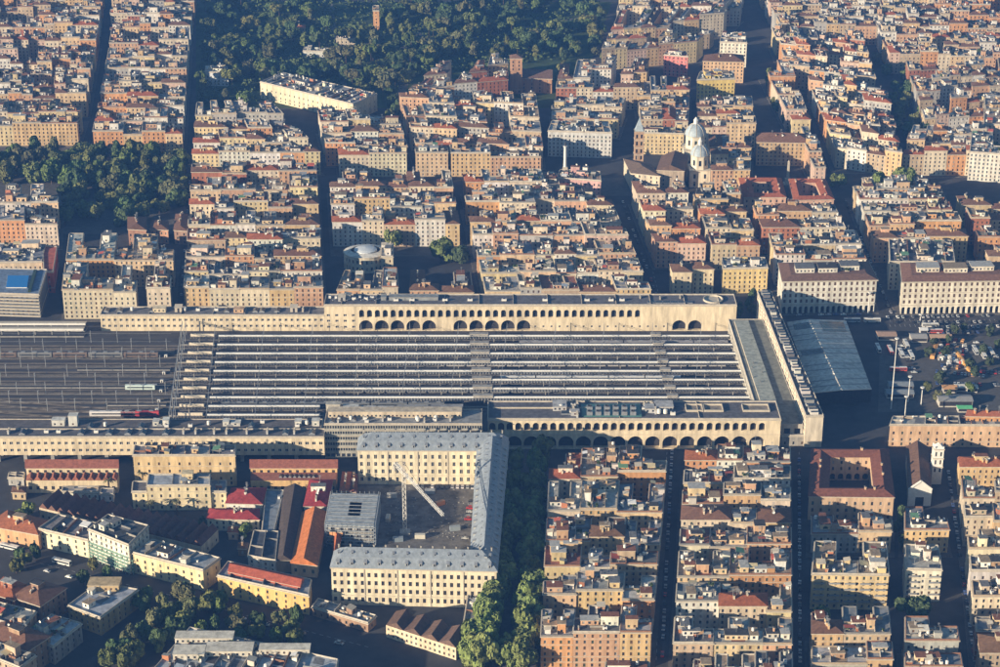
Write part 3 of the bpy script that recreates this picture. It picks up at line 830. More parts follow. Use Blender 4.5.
for px in range(10, 320, 17):
    x, y = P(px + random.uniform(-5, 5), 433, hW); n_ = random.choice(['air_conditioner', 'skylight', 'chimney_stack']); inst(FIT[n_], n_, t, (x, y, hW), 0, (1.5,)*3, (.5, .5, .5))
# low roofs between platforms and that wing
xa, xb = P(-40, 425, 8)[0], P(322, 425, 8)[0]; y0, y1 = yL + depW + .6, P(200, 419.5, 9)[1]
t = thing('service_building', ((xa+xb)/2, (y0+y1)/2, 0), 'long low dark-roofed service building between the platforms and the pillared wing', 'service building')
wm = MB(); pl = [(xa, y0), (xb, y0), (xb, y1), (xa, y1)]
walls_of(wm, pl, 0, 9, base=4.2, pitch=7); wm.build('wall', t, (.4, .36, .3)); rm = MB(); flat_roof(rm, pl, 9, .6); rm.build('roof', t, (.13, .12, .12))
for a, b, h in ((52, 66, 4), (69, 79, 7), (153, 160, 3), (163, 170, 4), (223, 230, 3), (231, 241, 2), (295, 302, 3.2), (312, 320, 3.4)):
    p, q = P(a, 426, 9), P(b, 423, 9); roof_box(t, (p[0]+q[0])/2, (p[1]+q[1])/2, q[0]-p[0], 5, 9, h, 'plant_room', (.6, .6, .57), True)
for k in range(14):
    x, y = P(random.uniform(80, 318), random.uniform(423, 428), 9); n_ = random.choice(['air_conditioner', 'water_tank', 'skylight']); inst(FIT[n_], n_, t, (x, y, 9), 0, (1.5,)*3, (.5, .5, .5))

# --- office block with bands of glass
yO = P(340, 458)[1]; zo_ = lambda py: HT(340, 458, py); hO = zo_(424.5)
xa, xb = P(324.8, 440, zo_(440))[0], P(482, 440, zo_(440))[0]
dO = P(340, 410, hO)[1] - yO
t = thing('office_building', ((xa+xb)/2, yO + dO/2, 0), 'grey office block with horizontal glass bands beside the slate-roofed barracks', 'office building')
wm = MB()
zs = [hO - 3.9*k for k in range(0, 6)]
for k in range(5):
    z1_, z0_ = zs[k], zs[k+1]
    facade(wm, (xa, yO), (xb, yO), z0_, z1_, floors=[z0_ + 1.1], cols=62, ww=2.0, wh=1.9, rec=.3, panes=GLASS)
    wm.beam((xa - .3, yO - .3, z1_ - .15), (xb + .3, yO - .3, z1_ - .15), .6, TRIM, .3)
facade(wm, (xa, yO), (xb, yO), 0, zs[5], floors=[1], cols=30, ww=3.2, wh=max(1, zs[5] - 1.8), panes=GLASS)
pl = [(xa, yO), (xb, yO), (xb, yO+dO), (xa, yO+dO)]
for i in (1, 2, 3): facade(wm, pl[i], pl[(i+1) % 4], 0, hO, floors=[zs[k+1] + 1.1 for k in range(5)][::-1], ww=2.5, wh=1.9)
wm.build('wall', t, (.36, .36, .33)); rm = MB(); flat_roof(rm, pl, hO, .9); rm.build('roof', t, (.25, .26, .27))
for a, b, y0, y1, h, c in ((328, 462, 418, 413, 4.2, (.55, .47, .36)), (326, 341, 412, 408.5, 5, (.45, .43, .38)), (343, 359, 412, 409, 3.4, (.5, .5, .48)), (361, 376, 412, 409.5, 2.5, (.5, .5, .5)), (378, 394, 412, 410, 2.6, (.5, .5, .5)), (397, 428, 412, 409, 3, (.3, .3, .3)), (431, 463, 412, 408.5, 3, (.28, .28, .29))):
    p, q = P(a, y0, hO), P(b, y1, hO); roof_box(t, (p[0]+q[0])/2, (p[1]+q[1])/2, q[0]-p[0]-.3, max(3, q[1]-p[1]-.4), hO, h, 'top_storey' if h > 4 else 'plant_room', c, True)
for k in range(16):
    x, y = P(random.uniform(330, 478), random.uniform(419.5, 423), hO); n_ = random.choice(['air_conditioner', 'skylight', 'chimney_stack', 'water_tank']); inst(FIT[n_], n_, t, (x, y, hO), 0, (1.4,)*3, (.5, .5, .5))

# --- head building: thin long slab
hH = 21.5
pl = quad(hH, (806, 417), (823.5, 416.5), (770.5, 291.5), (757.5, 292.5))
cx, cy = lerp(pl[0], pl[2], .5)
t = thing('station_head_building', (cx, cy, 0), 'long thin pale slab closing the platforms, with bright roof lights along its top', 'station building')
wm = MB()
for i in (1, 3):
    facade(wm, pl[i], pl[(i+1) % 4], 0, hH, floors=[2, 6.4, 10.6, 13.2, 15.8, 18.4], ww=9, wh=1.0, pitch=10, rec=.35, panes=SHUT_B)
for i in (0, 2): facade(wm, pl[i], pl[(i+1) % 4], 0, hH)
ring(wm, offset_poly(pl, .3), pl, hH - .5, hH - .1, TRIM)
wm.build('wall', t, (.68, .60, .48)); rm = MB(); flat_roof(rm, pl, hH, 1.3); rm.build('roof', t, (.15, .15, .155))
ang = atan2(pl[1][1]-pl[0][1], pl[1][0]-pl[0][0]); ax = atan2(pl[3][1]-pl[0][1], pl[3][0]-pl[0][0])
for k in range(46):
    v = (k + .5)/46; c = lerp(lerp(pl[0], pl[3], v), lerp(pl[1], pl[2], v), .5)
    h = 2.6 if random.random() < .75 else 1.4
    mb = MB(); w_ = random.choice((6.0, 5.0, 4.0))
    mb.box(c[0], c[1], w_, 2.6, hH, hH + h, OBJ, ax - pi/2, bottom=False); mb.box(c[0], c[1], w_ - .8, 1.8, hH + h, hH + h + .15, GLASS, ax - pi/2, bottom=False)
    mb.build('roof_light', t, jit(random.choice([(.62, .6, .56), (.62, .6, .56), (.3, .3, .3), (.14, .14, .15)])))
# --- wide low gallery roof between platforms and head building
hG = 13
g0, g1 = P(755, 404, hG), P(728.5, 319.5, hG)
r0, r1 = (pl[0][0] - .4, pl[0][1]), (pl[3][0] - .4, pl[3][1])
def at_y(a, b, y): return lerp(a, b, (y - a[1]) / (b[1] - a[1]))
n0 = at_y(r0, r1, P(780, 425, hG)[1]); f1 = at_y(r0, r1, g1[1])
gp = [at_y(g0, g1, n0[1]), n0, f1, g1]
t = thing('gallery_hall', (*lerp(gp[0], gp[2], .5), 0), 'wide flat grey-green roofed gallery between the platform ends and the thin slab', 'station hall')
wm = MB()
for i in range(4): facade(wm, gp[i], gp[(i+1) % 4], 0, hG, floors=[1, 7], ww=4, wh=3.6, pitch=6, rec=1, panes=GLASS)
wm.build('wall', t, (.45, .43, .38))
rm = MB(); flat_roof(rm, gp, hG, .5)
rm.build('roof', t, (.19, .20, .18))
mb = MB(); cq = [lerp(gp[0], gp[1], .14), lerp(gp[0], gp[1], .55), lerp(gp[3], gp[2], .55), lerp(gp[3], gp[2], .14)]
cq[0] = lerp(cq[0], cq[3], .1); cq[1] = lerp(cq[1], cq[2], .1); cq[2] = lerp(cq[1], cq[2], .97); cq[3] = lerp(cq[0], cq[3], .97)
mb.prism(cq, hG + .02, hG + 1.4, TRIM, ROOFM); mb.build('raised_roof', t, (.36, .38, .34))
for k in range(5): p = lerp(cq[0], cq[2], .3 + k*.05); inst(FIT['chimney'], 'vent', t, (p[0] + random.uniform(-4, 4), p[1], hG + 1.4), 0, (.6, .6, .4), (.2, .2, .2))
# --- low entrance block in front of the gallery
p, q = P(781, 436, 7), P(805, 427, 7)
t = thing('entrance_block', ((p[0]+q[0])/2, (p[1]+q[1])/2, 0), 'small low dark block in the shade at the foot of the thin slab', 'service building')
mb = MB(); bx = [(p[0], p[1]), (q[0] - .6, p[1]), (q[0] - .6, q[1]), (p[0], q[1])]; walls_of(mb, bx, 0, 7, base=1, pitch=4); mb.build('wall', t, (.35, .33, .3)); mb = MB(); flat_roof(mb, bx, 7); mb.build('roof', t, (.3, .3, .3))

# --- pitched metal shed roof in front of the station
zr, ze = 17, 9.5
rA, rB = P(842, 390, zr), P(809, 319, zr)
lA, lB = P(813, 393, ze), P(787, 322, ze); eA, eB = P(871.5, 389, ze), P(846, 320.5, ze)
t = thing('shed_canopy', (*lerp(rA, rB, .5), 0), 'large shaded metal roof with two slopes on the station square', 'canopy')
for nm, a, b in (('roof_slope', (lA, lB), (rA, rB)), ('roof_slope', (eA, eB), (rA, rB))):
    mb = MB()
    nseg = 14
    for k in range(nseg):
        u0, u1 = k/nseg, (k+1)/nseg
        A_, B_, C_, D_ = lerp(a[0], a[1], u0), lerp(a[0], a[1], u1), lerp(b[0], b[1], u1), lerp(b[0], b[1], u0)
        mb.face([(*A_, ze), (*B_, ze), (*C_, zr), (*D_, zr)], ROOFM)
        mb.beam((*A_, ze + .15), (*D_, zr + .15), .5, WHITE if k % 3 == 0 else METAL, .5)
    mb.face([(*a[0], ze - .4), (*a[1], ze - .4), (*b[1], zr - .4), (*b[0], zr - .4)], METAL)
    mb.face([(*a[0], ze - .4), (*a[1], ze - .4), (*a[1], ze), (*a[0], ze)], WHITE)
    mb.face([(*a[0], ze - .4), (*a[0], ze), (*b[0], zr), (*b[0], zr - .4)], WHITE)
    mb.build(nm, t, (.60, .57, .52))
for (a, b, u0, u1, v0, v1) in ((eA, eB, .82, .97, .1, .75), (lA, lB, .5, .56, .1, 1.0), (lA, lB, .86, .95, .2, .9)):   # dark glazed bays
    mb = MB(); pts = []
    for u, v in ((u0, v0), (u0, v1), (u1, v1), (u1, v0)):
        e, r = lerp(a, b, u), lerp(rA, rB, u); q = lerp((*e, ze), (*r, zr), v); pts.append((q[0], q[1], q[2] + .35))
    mb.face(pts, GLASS); mb.build('roof_glazing', t)
pm = MB(); pm.box(0, 0, .7, .7, 0, ze - .4, METAL, bottom=False); pmesh2 = mesh_only(pm, 'post')
for k in range(9):
    for a, b in ((lA, lB), (eA, eB)):
        q = lerp(a, b, (k + .3)/9); inst(pmesh2, 'post', t, (*q, 0))
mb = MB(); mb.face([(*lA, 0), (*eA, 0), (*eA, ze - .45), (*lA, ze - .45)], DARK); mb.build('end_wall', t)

# ---------------- platforms, canopies, tracks
CAN = [335.6 + i*8.78 for i in range(11)]
zc = 6.8
xe_l = [190 - i*1.4 for i in range(11)]
xe_r = [729.5 + i*3.2 if i < 8 else 321 for i in range(11)]
colm = MB(); colm.box(0, 0, .5, .7, .9, 5.1, CONC, bottom=False); colmesh = mesh_only(colm, 'column')
can_y = []
for i, py in enumerate(CAN):
    x0, x1 = P(xe_l[i], py, zc)[0], P(xe_r[i], py, zc)[0]; xg = P(216 - i*1.3, py, zc)[0]
    yc = P(500, py, zc - .8)[1]; can_y.append(yc)
    mb = MB()
    mb.box((P(xe_l[i]-3, py)[0]+x1)/2, yc, x1-x0+8, 8.2, 0, .9, CONC, top=PLATF, bottom=False)
    for sgn in (-1, 1): mb.box((P(xe_l[i]-3, py)[0]+x1)/2, yc + sgn*3.8, x1-x0+8, .25, .9, .93, WHITE, bottom=False)
    tag(mb.build('platform'), kind='structure')
    t = thing('platform_canopy', ((x0+x1)/2, yc, 0), '%s pale ribbed platform canopy over the tracks, counted from the arched wing' % ['first', 'second', 'third', 'fourth', 'fifth', 'sixth', 'seventh', 'eighth', 'ninth', 'tenth', 'eleventh'][i], 'platform canopy', 'canopies over the platforms')
    xm1 = min(P(362, py, zc)[0], x1 - 1); xm2 = P(583 + i*2, py, zc)[0]
    segs = ((x0, xg - 1.5, 0), (xg + 1.5, xm1, 1)) + (((xm1 + .05, xm2, 2), (xm2 + .05, x1, 1)) if i < 8 else ())
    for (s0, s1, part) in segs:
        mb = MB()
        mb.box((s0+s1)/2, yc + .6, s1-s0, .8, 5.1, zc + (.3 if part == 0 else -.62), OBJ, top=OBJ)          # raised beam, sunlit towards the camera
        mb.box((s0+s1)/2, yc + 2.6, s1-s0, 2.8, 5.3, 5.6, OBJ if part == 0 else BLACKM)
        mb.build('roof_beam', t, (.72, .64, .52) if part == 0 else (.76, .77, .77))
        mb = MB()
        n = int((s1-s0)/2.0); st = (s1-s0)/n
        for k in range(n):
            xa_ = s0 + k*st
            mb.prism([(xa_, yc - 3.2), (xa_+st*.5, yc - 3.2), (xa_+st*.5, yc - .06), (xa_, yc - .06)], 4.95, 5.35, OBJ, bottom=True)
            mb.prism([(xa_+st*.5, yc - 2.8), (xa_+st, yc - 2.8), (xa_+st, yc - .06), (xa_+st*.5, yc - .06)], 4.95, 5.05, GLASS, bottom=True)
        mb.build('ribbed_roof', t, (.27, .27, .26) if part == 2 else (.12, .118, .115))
    x = x0 + 6
    while x < x1 - 2: inst(colmesh, 'column', t, (x, yc + .6, 0)); x += 14
    for pk, wk in ((478, 13), (662, 7)):
        if i < 8: roof_box(t, P(pk + i*.8, 380)[0], yc + 1.2, wk, 3.2, 5.62, 1.5, 'lift_housing', (.34, .33, .31))
# grey shaded canopy alongside the near wing
railprof = []
def track(pts, label):
    o = thing('railway_track', (pts[0][0], pts[0][1], 0), label, 'railway track', 'railway tracks of the station yard')
    for s in (-.72, .72):
        mb = MB()
        for a, b in zip(pts, pts[1:]): mb.beam((a[0], a[1]+s, .34), (b[0], b[1]+s, .34), .16, RAIL, .2)
        mb.build('rail', o)
    mb = MB()
    for a, b in zip(pts, pts[1:]):
        d = hypot(b[0]-a[0], b[1]-a[1]); nx, ny = -(b[1]-a[1])/d*1.3, (b[0]-a[0])/d*1.3
        mb.face([(a[0]-nx, a[1]-ny, .12), (b[0]-nx, b[1]-ny, .12), (b[0]+nx, b[1]+ny, .12), (a[0]+nx, a[1]+ny, .12)], SLEEP)
    mb.build('sleeper_bed', o)
xl = P(-150, 380)[0]
mids = [(can_y[i] + can_y[i+1])/2 for i in range(10)]
NUM = ['first', 'second', 'third', 'fourth', 'fifth', 'sixth', 'seventh', 'eighth', 'ninth', 'tenth', 'eleventh', 'twelfth', 'thirteenth', 'fourteenth', 'fifteenth', 'sixteenth', 'seventeenth', 'eighteenth', 'nineteenth', 'twentieth']
track_y = []
for i, m in enumerate(mids):
    for s in (1, -1):
        y = m + 2.25*s; track_y.append(y)
        xr = P(xe_r[i] - 4 if i < 8 else 321, 370)[0]
        track([(xl, y), (xr, y)], 'long straight railway track, %s counted from the arched station wing' % NUM[len(track_y)-1])
d0, d1, d2 = P(-60, 400), P(60, 411), P(250, 428)
track([(d0[0], d0[1]), (d1[0], d1[1]), (P(180, 418.5)[0], P(180, 418.5)[1])], 'curving railway track slanting down to the right at the lower left of the yard')
track([P(-60, 396.5), P(90, 408), P(170, 413)], 'curving railway track just behind the slanting one at the lower left')
track([P(-60, 408), P(60, 417.5), P(150, 419)], 'curving railway track closest to the service building')
# yard tracks and narrow platforms left of the canopies
for i, m in enumerate(can_y[1:9]):
    a, b = P([20, -60, 80, -60, -60, 10, 110, 40][i], CAN[i+1]+3)[0], P([176, 160, 172, 176, 170, 174, 168, 172][i], CAN[i+1]+3)[0]
    if i % 2 == 0: mb = MB(); mb.box((a+b)/2, m, b-a, 2.6, 0, .7, CONC, top=PLATF, bottom=False); tag(mb.build('platform'), kind='structure')
    track([(xl, m + 2.6), (b, m + 2.6)], 'yard track between the masts, %s beyond the canopy ends' % NUM[i])
# first covered platform far left
for a, b, py, lab in ((-60, 86, 322.5, 'farther'), (-60, 84, 328, 'nearer')):
    x0, x1 = P(a, py, 6)[0], P(b, py, 6)[0]; y = P(0, py, 6)[1]
    t = thing('platform_canopy', ((x0+x1)/2, y, 0), '%s of two short flat canopies left of the low wing' % lab, 'platform canopy', 'short canopies at the left edge')
    mb = MB(); mb.box((x0+x1)/2, y, x1-x0, 5, 5.4, 6.0, TRIM); mb.box((x0+x1)/2, y-2.4, x1-x0, .4, 4.9, 6.5, WHITE); mb.build('roof_beam', t)
    for k in range(8): inst(colmesh, 'column', t, (x0 + 8 + k*12, y, -.3))
    mb = MB(); mb.box((x0+x1)/2, y, x1-x0, 6, 0, .8, CONC, top=PLATF, bottom=False); tag(mb.build('platform'), kind='structure')

# catenary masts and gantries
def lattice(mb, a, b, w, mat, n=12, dz=1.2):
    up = (0, 0, dz)
    for s in (0, 1): mb.beam((a[0], a[1], a[2] + s*dz), (b[0], b[1], b[2] + s*dz), w, mat)
    for k in range(n):
        p, q = lerp(a, b, k/n), lerp(a, b, (k+1)/n)
        z0, z1 = (0, dz) if k % 2 else (dz, 0)
        mb.beam((p[0], p[1], p[2]+z0), (q[0], q[1], q[2]+z1), w*.7, mat)
MSTEEL = mat_simple('galvanised_steel', (.36, .38, .40), .5, .2, .5, metal=.2)
def gantry(px0, py0, px1, py1, label, z=9.5, w=.3, dense=1):
    a, b = P(px0, py0), P(px1, py1)
    o = thing('track_gantry', (*lerp(a, b, .5), 0), label, 'track gantry', 'steel gantries across the tracks')
    mb = MB(); lattice(mb, (*a, z), (*b, z), w, MSTEEL, 60); mb.build('crossbeam', o)
    n = 10 if dense else 5
    for k in range(n + 1):
        p = lerp(a, b, k/n); mb = MB(); mb.beam((*p, 0), (*p, z + 1.6), w*1.5, MSTEEL); mb.build('post', o)
    return o
gantry(170, 427, 183, 335, 'heavy signal gantry leaning across all tracks just left of the canopies', w=.24)
gantry(174, 427, 186.5, 335, 'second heavy gantry standing right beside the signal gantry', w=.2)
for k in range(11):
    x0 = 207 + k*48.5; x1 = 216 + k*48.5
    nm = NUM[k]
    y0 = 427 if x0 < 320 else 401
    gantry(x0 + (2 if y0 < 420 else 0), y0, x1, 335, 'thin cross-track wire gantry over the canopies, %s right of the canopy gap' % nm, z=8.2, w=.13, dense=0)
mm = MB(); mm.beam((0, 0, 0), (0, 0, 9.5), .26, MSTEEL); mm.beam((0, 0, 8.2), (0, -3.2, 8.6), .16, MSTEEL); mm.beam((0, 0, 6.6), (0, -2.8, 6.6), .14, MSTEEL); mm.beam((0, 0, 6.6), (0, -3.0, 8.5), .1, MSTEEL)
mastmesh = mesh_only(mm, 'catenary_mast')
rows = [(344, 0), (352, 1), (361, 0), (369, 1), (378, 0), (387, 0), (396, 1), (405, 0), (413, 1)]
for ri_, (py, s) in enumerate(rows):
    for k in range(6):
        x, y = P(4 + s*14 + k*29 + random.uniform(-5, 5), py)
        o = inst(mastmesh, 'catenary_mast', None, (x, y + 2.2, 0), pi if random.random() < .4 else 0)
        tag(o, 'thin grey catenary mast, %s from left in the %s mast row from the arched wing' % (NUM[k], NUM[ri_]), 'catenary mast', 'catenary masts in the yard')
wm_ = MB()
for py, s in rows:
    y = P(0, py)[1] - .8
    wm_.beam((xl, y, 8.4), (P(172, py)[0], y, 8.4), .09, MSTEEL)
tag(wm_.build('overhead_wires'), 'thin overhead contact wires strung along the open yard tracks', 'overhead wires', kind='stuff')
sg = MB(); sg.box(0, 0, 2.4, 2.4, 0, 2.6, WHITE, bottom=False, top=METAL); sg.box(0, -1.22, .9, .06, 0, 2.0, DARK)
sgm = mesh_only(sg, 'signal_hut')
for k, (px, py) in enumerate(((166, 357), (164, 374), (162, 382), (161, 392), (159, 402), (157, 411), (155, 421))):
    o = inst(sgm, 'signal_hut', None, (*P(px, py), 0), 0, (.8, .8, .8)); tag(o, 'small white signal cabinet beside the tracks, %s from the far side' % NUM[k], 'signal cabinet', 'signal cabinets by the gantry')

# trains
def carriage(mb_b, x, y, L, z0, mat):
    prof = [(-1.45, .9), (-1.5, 1.4), (-1.5, 3.2), (-1.2, 4.0), (-.5, 4.25), (.5, 4.25), (1.2, 4.0), (1.5, 3.2), (1.5, 1.4), (1.45, .9)]
    for i in range(len(prof) - 1):
        (a0_, b0_), (a1_, b1_) = prof[i], prof[i+1]
        mb_b.face([(x, y+a0_, b0_+z0), (x, y+a1_, b1_+z0), (x+L, y+a1_, b1_+z0), (x+L, y+a0_, b0_+z0)], mat)
    mb_b.face([(x, y+a, b+z0) for a, b in prof][::-1], mat); mb_b.face([(x+L, y+a, b+z0) for a, b in prof], mat)
    mb_b.face([(x, y-1.45, .9+z0), (x+L, y-1.45, .9+z0), (x+L, y+1.45, .9+z0), (x, y+1.45, .9+z0)], BLACKM)
def train(px, ti, n, label, cols, L=24):
    y = track_y[ti] if isinstance(ti, int) else ti
    x0 = P(px, 380)[0]
    o = thing('train', (x0, y, 0), label, 'train')
    for k in range(n):
        x = x0 + k*(L + .8)
        mb = MB(); carriage(mb, x, y, L, .3, OBJ); c = mb.build('carriage', o, cols[k % len(cols)])
        w = MB(); w.face([(x+1.5, y-1.53, 2.5), (x+L-1.5, y-1.53, 2.5), (x+L-1.5, y-1.53, 3.4), (x+1.5, y-1.53, 3.4)], GLASS)
        for q in range(3): w.box(x + 4 + q*8, y, 3, 1.4, 4.5, 4.85, METAL)
        w2 = w.build('window_band', c, org=(0, 0, 0)); w2.location = (0, 0, 0)
        w2.data.transform(__import__('mathutils').Matrix.Translation((-o.location.x, -o.location.y, 0)))
        bg_ = MB()
        for q in (3.5, L - 3.5): bg_.box(x + q, y, 3.4, 2.3, .35, 1.15, BLACKM)
        bg_.build('bogie', o)
train(130, 10, 1, 'short pale train with teal stripes standing alone in the open yard', [(.55, .66, .64)], 20)
train(106, 16, 1, 'white and red regional train at the lower left canopy ends', [(.62, .60, .60)], 30)
train(136, 16, 1, 'dark red railcar beside the white train at the canopy ends', [(.42, .05, .06)], 25)
train(520, 0, 6, 'long grey train along the first platform by the arched wing', [(.22, .22, .24)])
train(440, 5, 8, 'long pale grey train under the third canopy', [(.5, .5, .52)])
train(500, 8, 5, 'silver and dark train in the middle platforms', [(.55, .56, .56)])
train(300, 11, 7, 'grey express train between the middle canopies', [(.16, .17, .18)])
train(560, 13, 5, 'white express train near the gallery end of the platforms', [(.6, .6, .6)])
train(230, 14, 6, 'dark grey train between the lower canopies', [(.12, .13, .14)])
train(-30, 3, 5, 'long row of brown and grey carriages in the far left yard', [(.16, .12, .10), (.17, .17, .17)])

# ================================================================== LANDMARKS NEAR THE CAMERA
def hb(h, NL, NR, FR, FL, wall, roof, label, **kw):
    return add_building(quad(h, NL, NR, FR, FL), h, wall, roof, label, **kw)
# --- barracks
hB = 23.5
Fq = rect_front((331, 567), (496.5, 571), hB, 17)
Rq = rect_front((357.5, 450), (507.5, 450.5), hB, 17)
inner_n, inner_f = P(469.5, 553, hB), P(477.5, 450.5, hB)
Vq = [lerp(Fq[3], Fq[2], .835), Fq[2], Rq[1], inner_f]
t = thing('barracks_building', (*lerp(Fq[0], Rq[2], .5), 0), 'huge cream barracks with grey slate roofs and dormers around a dirt courtyard', 'barracks')
SL = mat_simple('slate_roof', (.25, .29, .34), .55, .3, .5, stretch=(1, 1, .3), bump=.2)
wins = []
dm = MB(); dm.box(0, -.6, 1.7, 2.6, 0, 2.0, OBJ, bottom=False); dm.face([(-1.1, -2.1, 1.9), (1.1, -2.1, 1.9), (1.1, .9, 3.0), (-1.1, .9, 3.0)], METAL); dm.box(0, -1.92, 1.1, .06, .3, 1.7, GLASS, bottom=False)
dmesh = mesh_only(dm, 'dormer')
for q, ncol, nm in ((Fq, 24, 'f'), (Rq, 21, 'r'), (Vq, 18, 'v')):
    wm = MB()
    for i in range(4):
        a, b = q[i], q[(i+1) % 4]; L = hypot(b[0]-a[0], b[1]-a[1])
        fl = [2.2, 7.6, 12.6, 17.6]
        facade(wm, a, b, 0, hB, floors=fl, cols=ncol if L > 60 and i == 0 else max(2, int(L/5.4)), ww=1.7, wh=2.7, rec=.4, wins=wins if i == 0 and nm != 'v' else (wins if nm == 'v' and i == 3 else None))
        n_ = int(L/16)
        for k in range(n_ + 1):
            p = lerp(a, b, k/max(1, n_)); 
            if 0 < k < n_: wm.box(p[0], p[1], .7, .5, 0, hB - .6, TRIM, atan2(b[1]-a[1], b[0]-a[0]))
    ring(wm, offset_poly(q, .5), q, hB - .8, hB - .1, TRIM); ring(wm, offset_poly(q, .2), q, 6.0, 6.35, TRIM)
    wm.build('wall', t, (.68, .61, .46))
    rm = MB(); qq = list(q)
    if nm == 'v': qq = [lerp(q[0], q[3], -.09), lerp(q[1], q[2], -.09), lerp(q[2], q[1], -.09), lerp(q[3], q[0], -.09)]
    z0 = hB + .03 + (.05 if nm == 'v' else 0)
    ro = offset_poly(qq, .7); w = 9.2
    # steep lower slope then flatter top
    k1 = offset_poly(qq, -3.6 if nm != 'v' else -3.6)
    for i in range(4):
        a, b, c, d = ro[i], ro[(i+1) % 4], k1[(i+1) % 4], k1[i]
        rm.face([(*a, z0), (*b, z0), (*c, z0 + 4.6), (*d, z0 + 4.6)], SL)
    hip_roof(rm, k1, z0 + 4.62, 3.4, SL, over=.05, eave=SL)
    rm.build('roof', t)
    for i in (0, 1, 2, 3):
        if (nm == 'f' and i in (0, 1)) or (nm == 'r' and i == 0) or (nm == 'v' and i in (1, 3)):
            a, b = q[i], q[(i+1) % 4]; L = hypot(b[0]-a[0], b[1]-a[1]); n_ = int(L/7.2); an = atan2(b[1]-a[1], b[0]-a[0])
            for k in range(n_):
                p = lerp(a, b, (k + .5)/n_); nx, ny = -sin(an), cos(an)
                inst(dmesh, 'dormer', t, (p[0]+nx*2.2, p[1]+ny*2.2, hB + 1.2), an, (.85, .85, .9), (.42, .42, .40))
                if k % 1 == 0: inst(dmesh, 'dormer', t, (p[0]+nx*6.4, p[1]+ny*6.4, hB + 5.6), an, (.65, .65, .5), (.34, .37, .40))
for q in (Fq, Rq):
    for k in range(14):
        p = lerp(lerp(q[0], q[1], (k+.5)/14), lerp(q[3], q[2], (k+.5)/14), .62); inst(FIT['chimney'], 'chimney', t, (*p, hB + 6.6), 0, (.9, .9, 1), (.4, .38, .34))
place_windows(t, wins, WIN[1])
# --- tower crane in the courtyard
cb = P(405, 533); zt = HT(405, 533, 474)
t = thing('tower_crane', (*cb, 0), 'white tower crane with a long jib standing in the barracks courtyard', 'crane')
def truss(mb, a, b, w, mat, n, tk=.16):
    ax_ = [b[i]-a[i] for i in range(3)]
    if abs(ax_[2]) > max(abs(ax_[0]), abs(ax_[1])): o1, o2 = (w/2, 0, 0), (0, w/2, 0)
    else:
        l = hypot(ax_[0], ax_[1]); o1, o2 = (-ax_[1]/l*w/2, ax_[0]/l*w/2, 0), (0, 0, w/2)
    cs = [tuple(s*o1[i]+r*o2[i] for i in range(3)) for s, r in ((-1, -1), (1, -1), (1, 1), (-1, 1))]
    ad = lambda p, q: tuple(p[i]+q[i] for i in range(3))
    for c in cs: mb.beam(ad(a, c), ad(b, c), tk, mat)
    for k in range(n):
        p, q = lerp(a, b, k/n), lerp(a, b, (k+1)/n)
        for i in range(4):
            c, d = (cs[i], cs[(i+1) % 4]) if k % 2 else (cs[(i+1) % 4], cs[i])
            mb.beam(ad(p, c), ad(q, d), tk*.7, mat)
mb = MB(); truss(mb, (*cb, 0), (*cb, zt), 1.9, WHITE, 22, .2); mb.build('mast', t)
mb = MB(); mb.box(*cb, 6, 6, 0, 1.4, CONC); mb.build('base', t)
je = P(443, 515, zt + 1); dx_, dy_ = je[0]-cb[0], je[1]-cb[1]; jl = hypot(dx_, dy_); ux_, uy_ = dx_/jl, dy_/jl
mb = MB(); truss(mb, (cb[0]-ux_*1, cb[1]-uy_*1, zt+1), (*je, zt+1), 1.3, WHITE, 26, .18); mb.build('jib', t)
ce = (cb[0]-ux_*13, cb[1]-uy_*13, zt+1)
mb = MB(); truss(mb, (*cb, zt+1), ce, 1.6, WHITE, 8, .26); mb.build('counter_jib', t)
mb = MB(); mb.box(ce[0]+ux_*2, ce[1]+uy_*2, 3, 3.4, zt-2.4, zt+.6, CONC, atan2(uy_, ux_)); mb.build('counterweight', t)
mb = MB(); truss(mb, (*cb, zt+1), (*cb, zt+8), 1.4, OBJ, 6, .26); mb.beam((*cb, zt+8), (ce[0], ce[1], zt+1.8), .14, BLACKM); mb.beam((*cb, zt+8), (cb[0]+ux_*jl*.6, cb[1]+uy_*jl*.6, zt+1.9), .14, BLACKM); mb.build('tower_head', t, (.55, .5, .45))
mb = MB(); mb.box(cb[0]+1.8, cb[1]-1.2, 1.8, 2.2, zt-2.2, zt+.4, OBJ); mb.box(cb[0]+1.8, cb[1]-2.33, 1.5, .06, zt-1.6, zt-.2, GLASS); mb.build('cab', t, (.55, .5, .45))
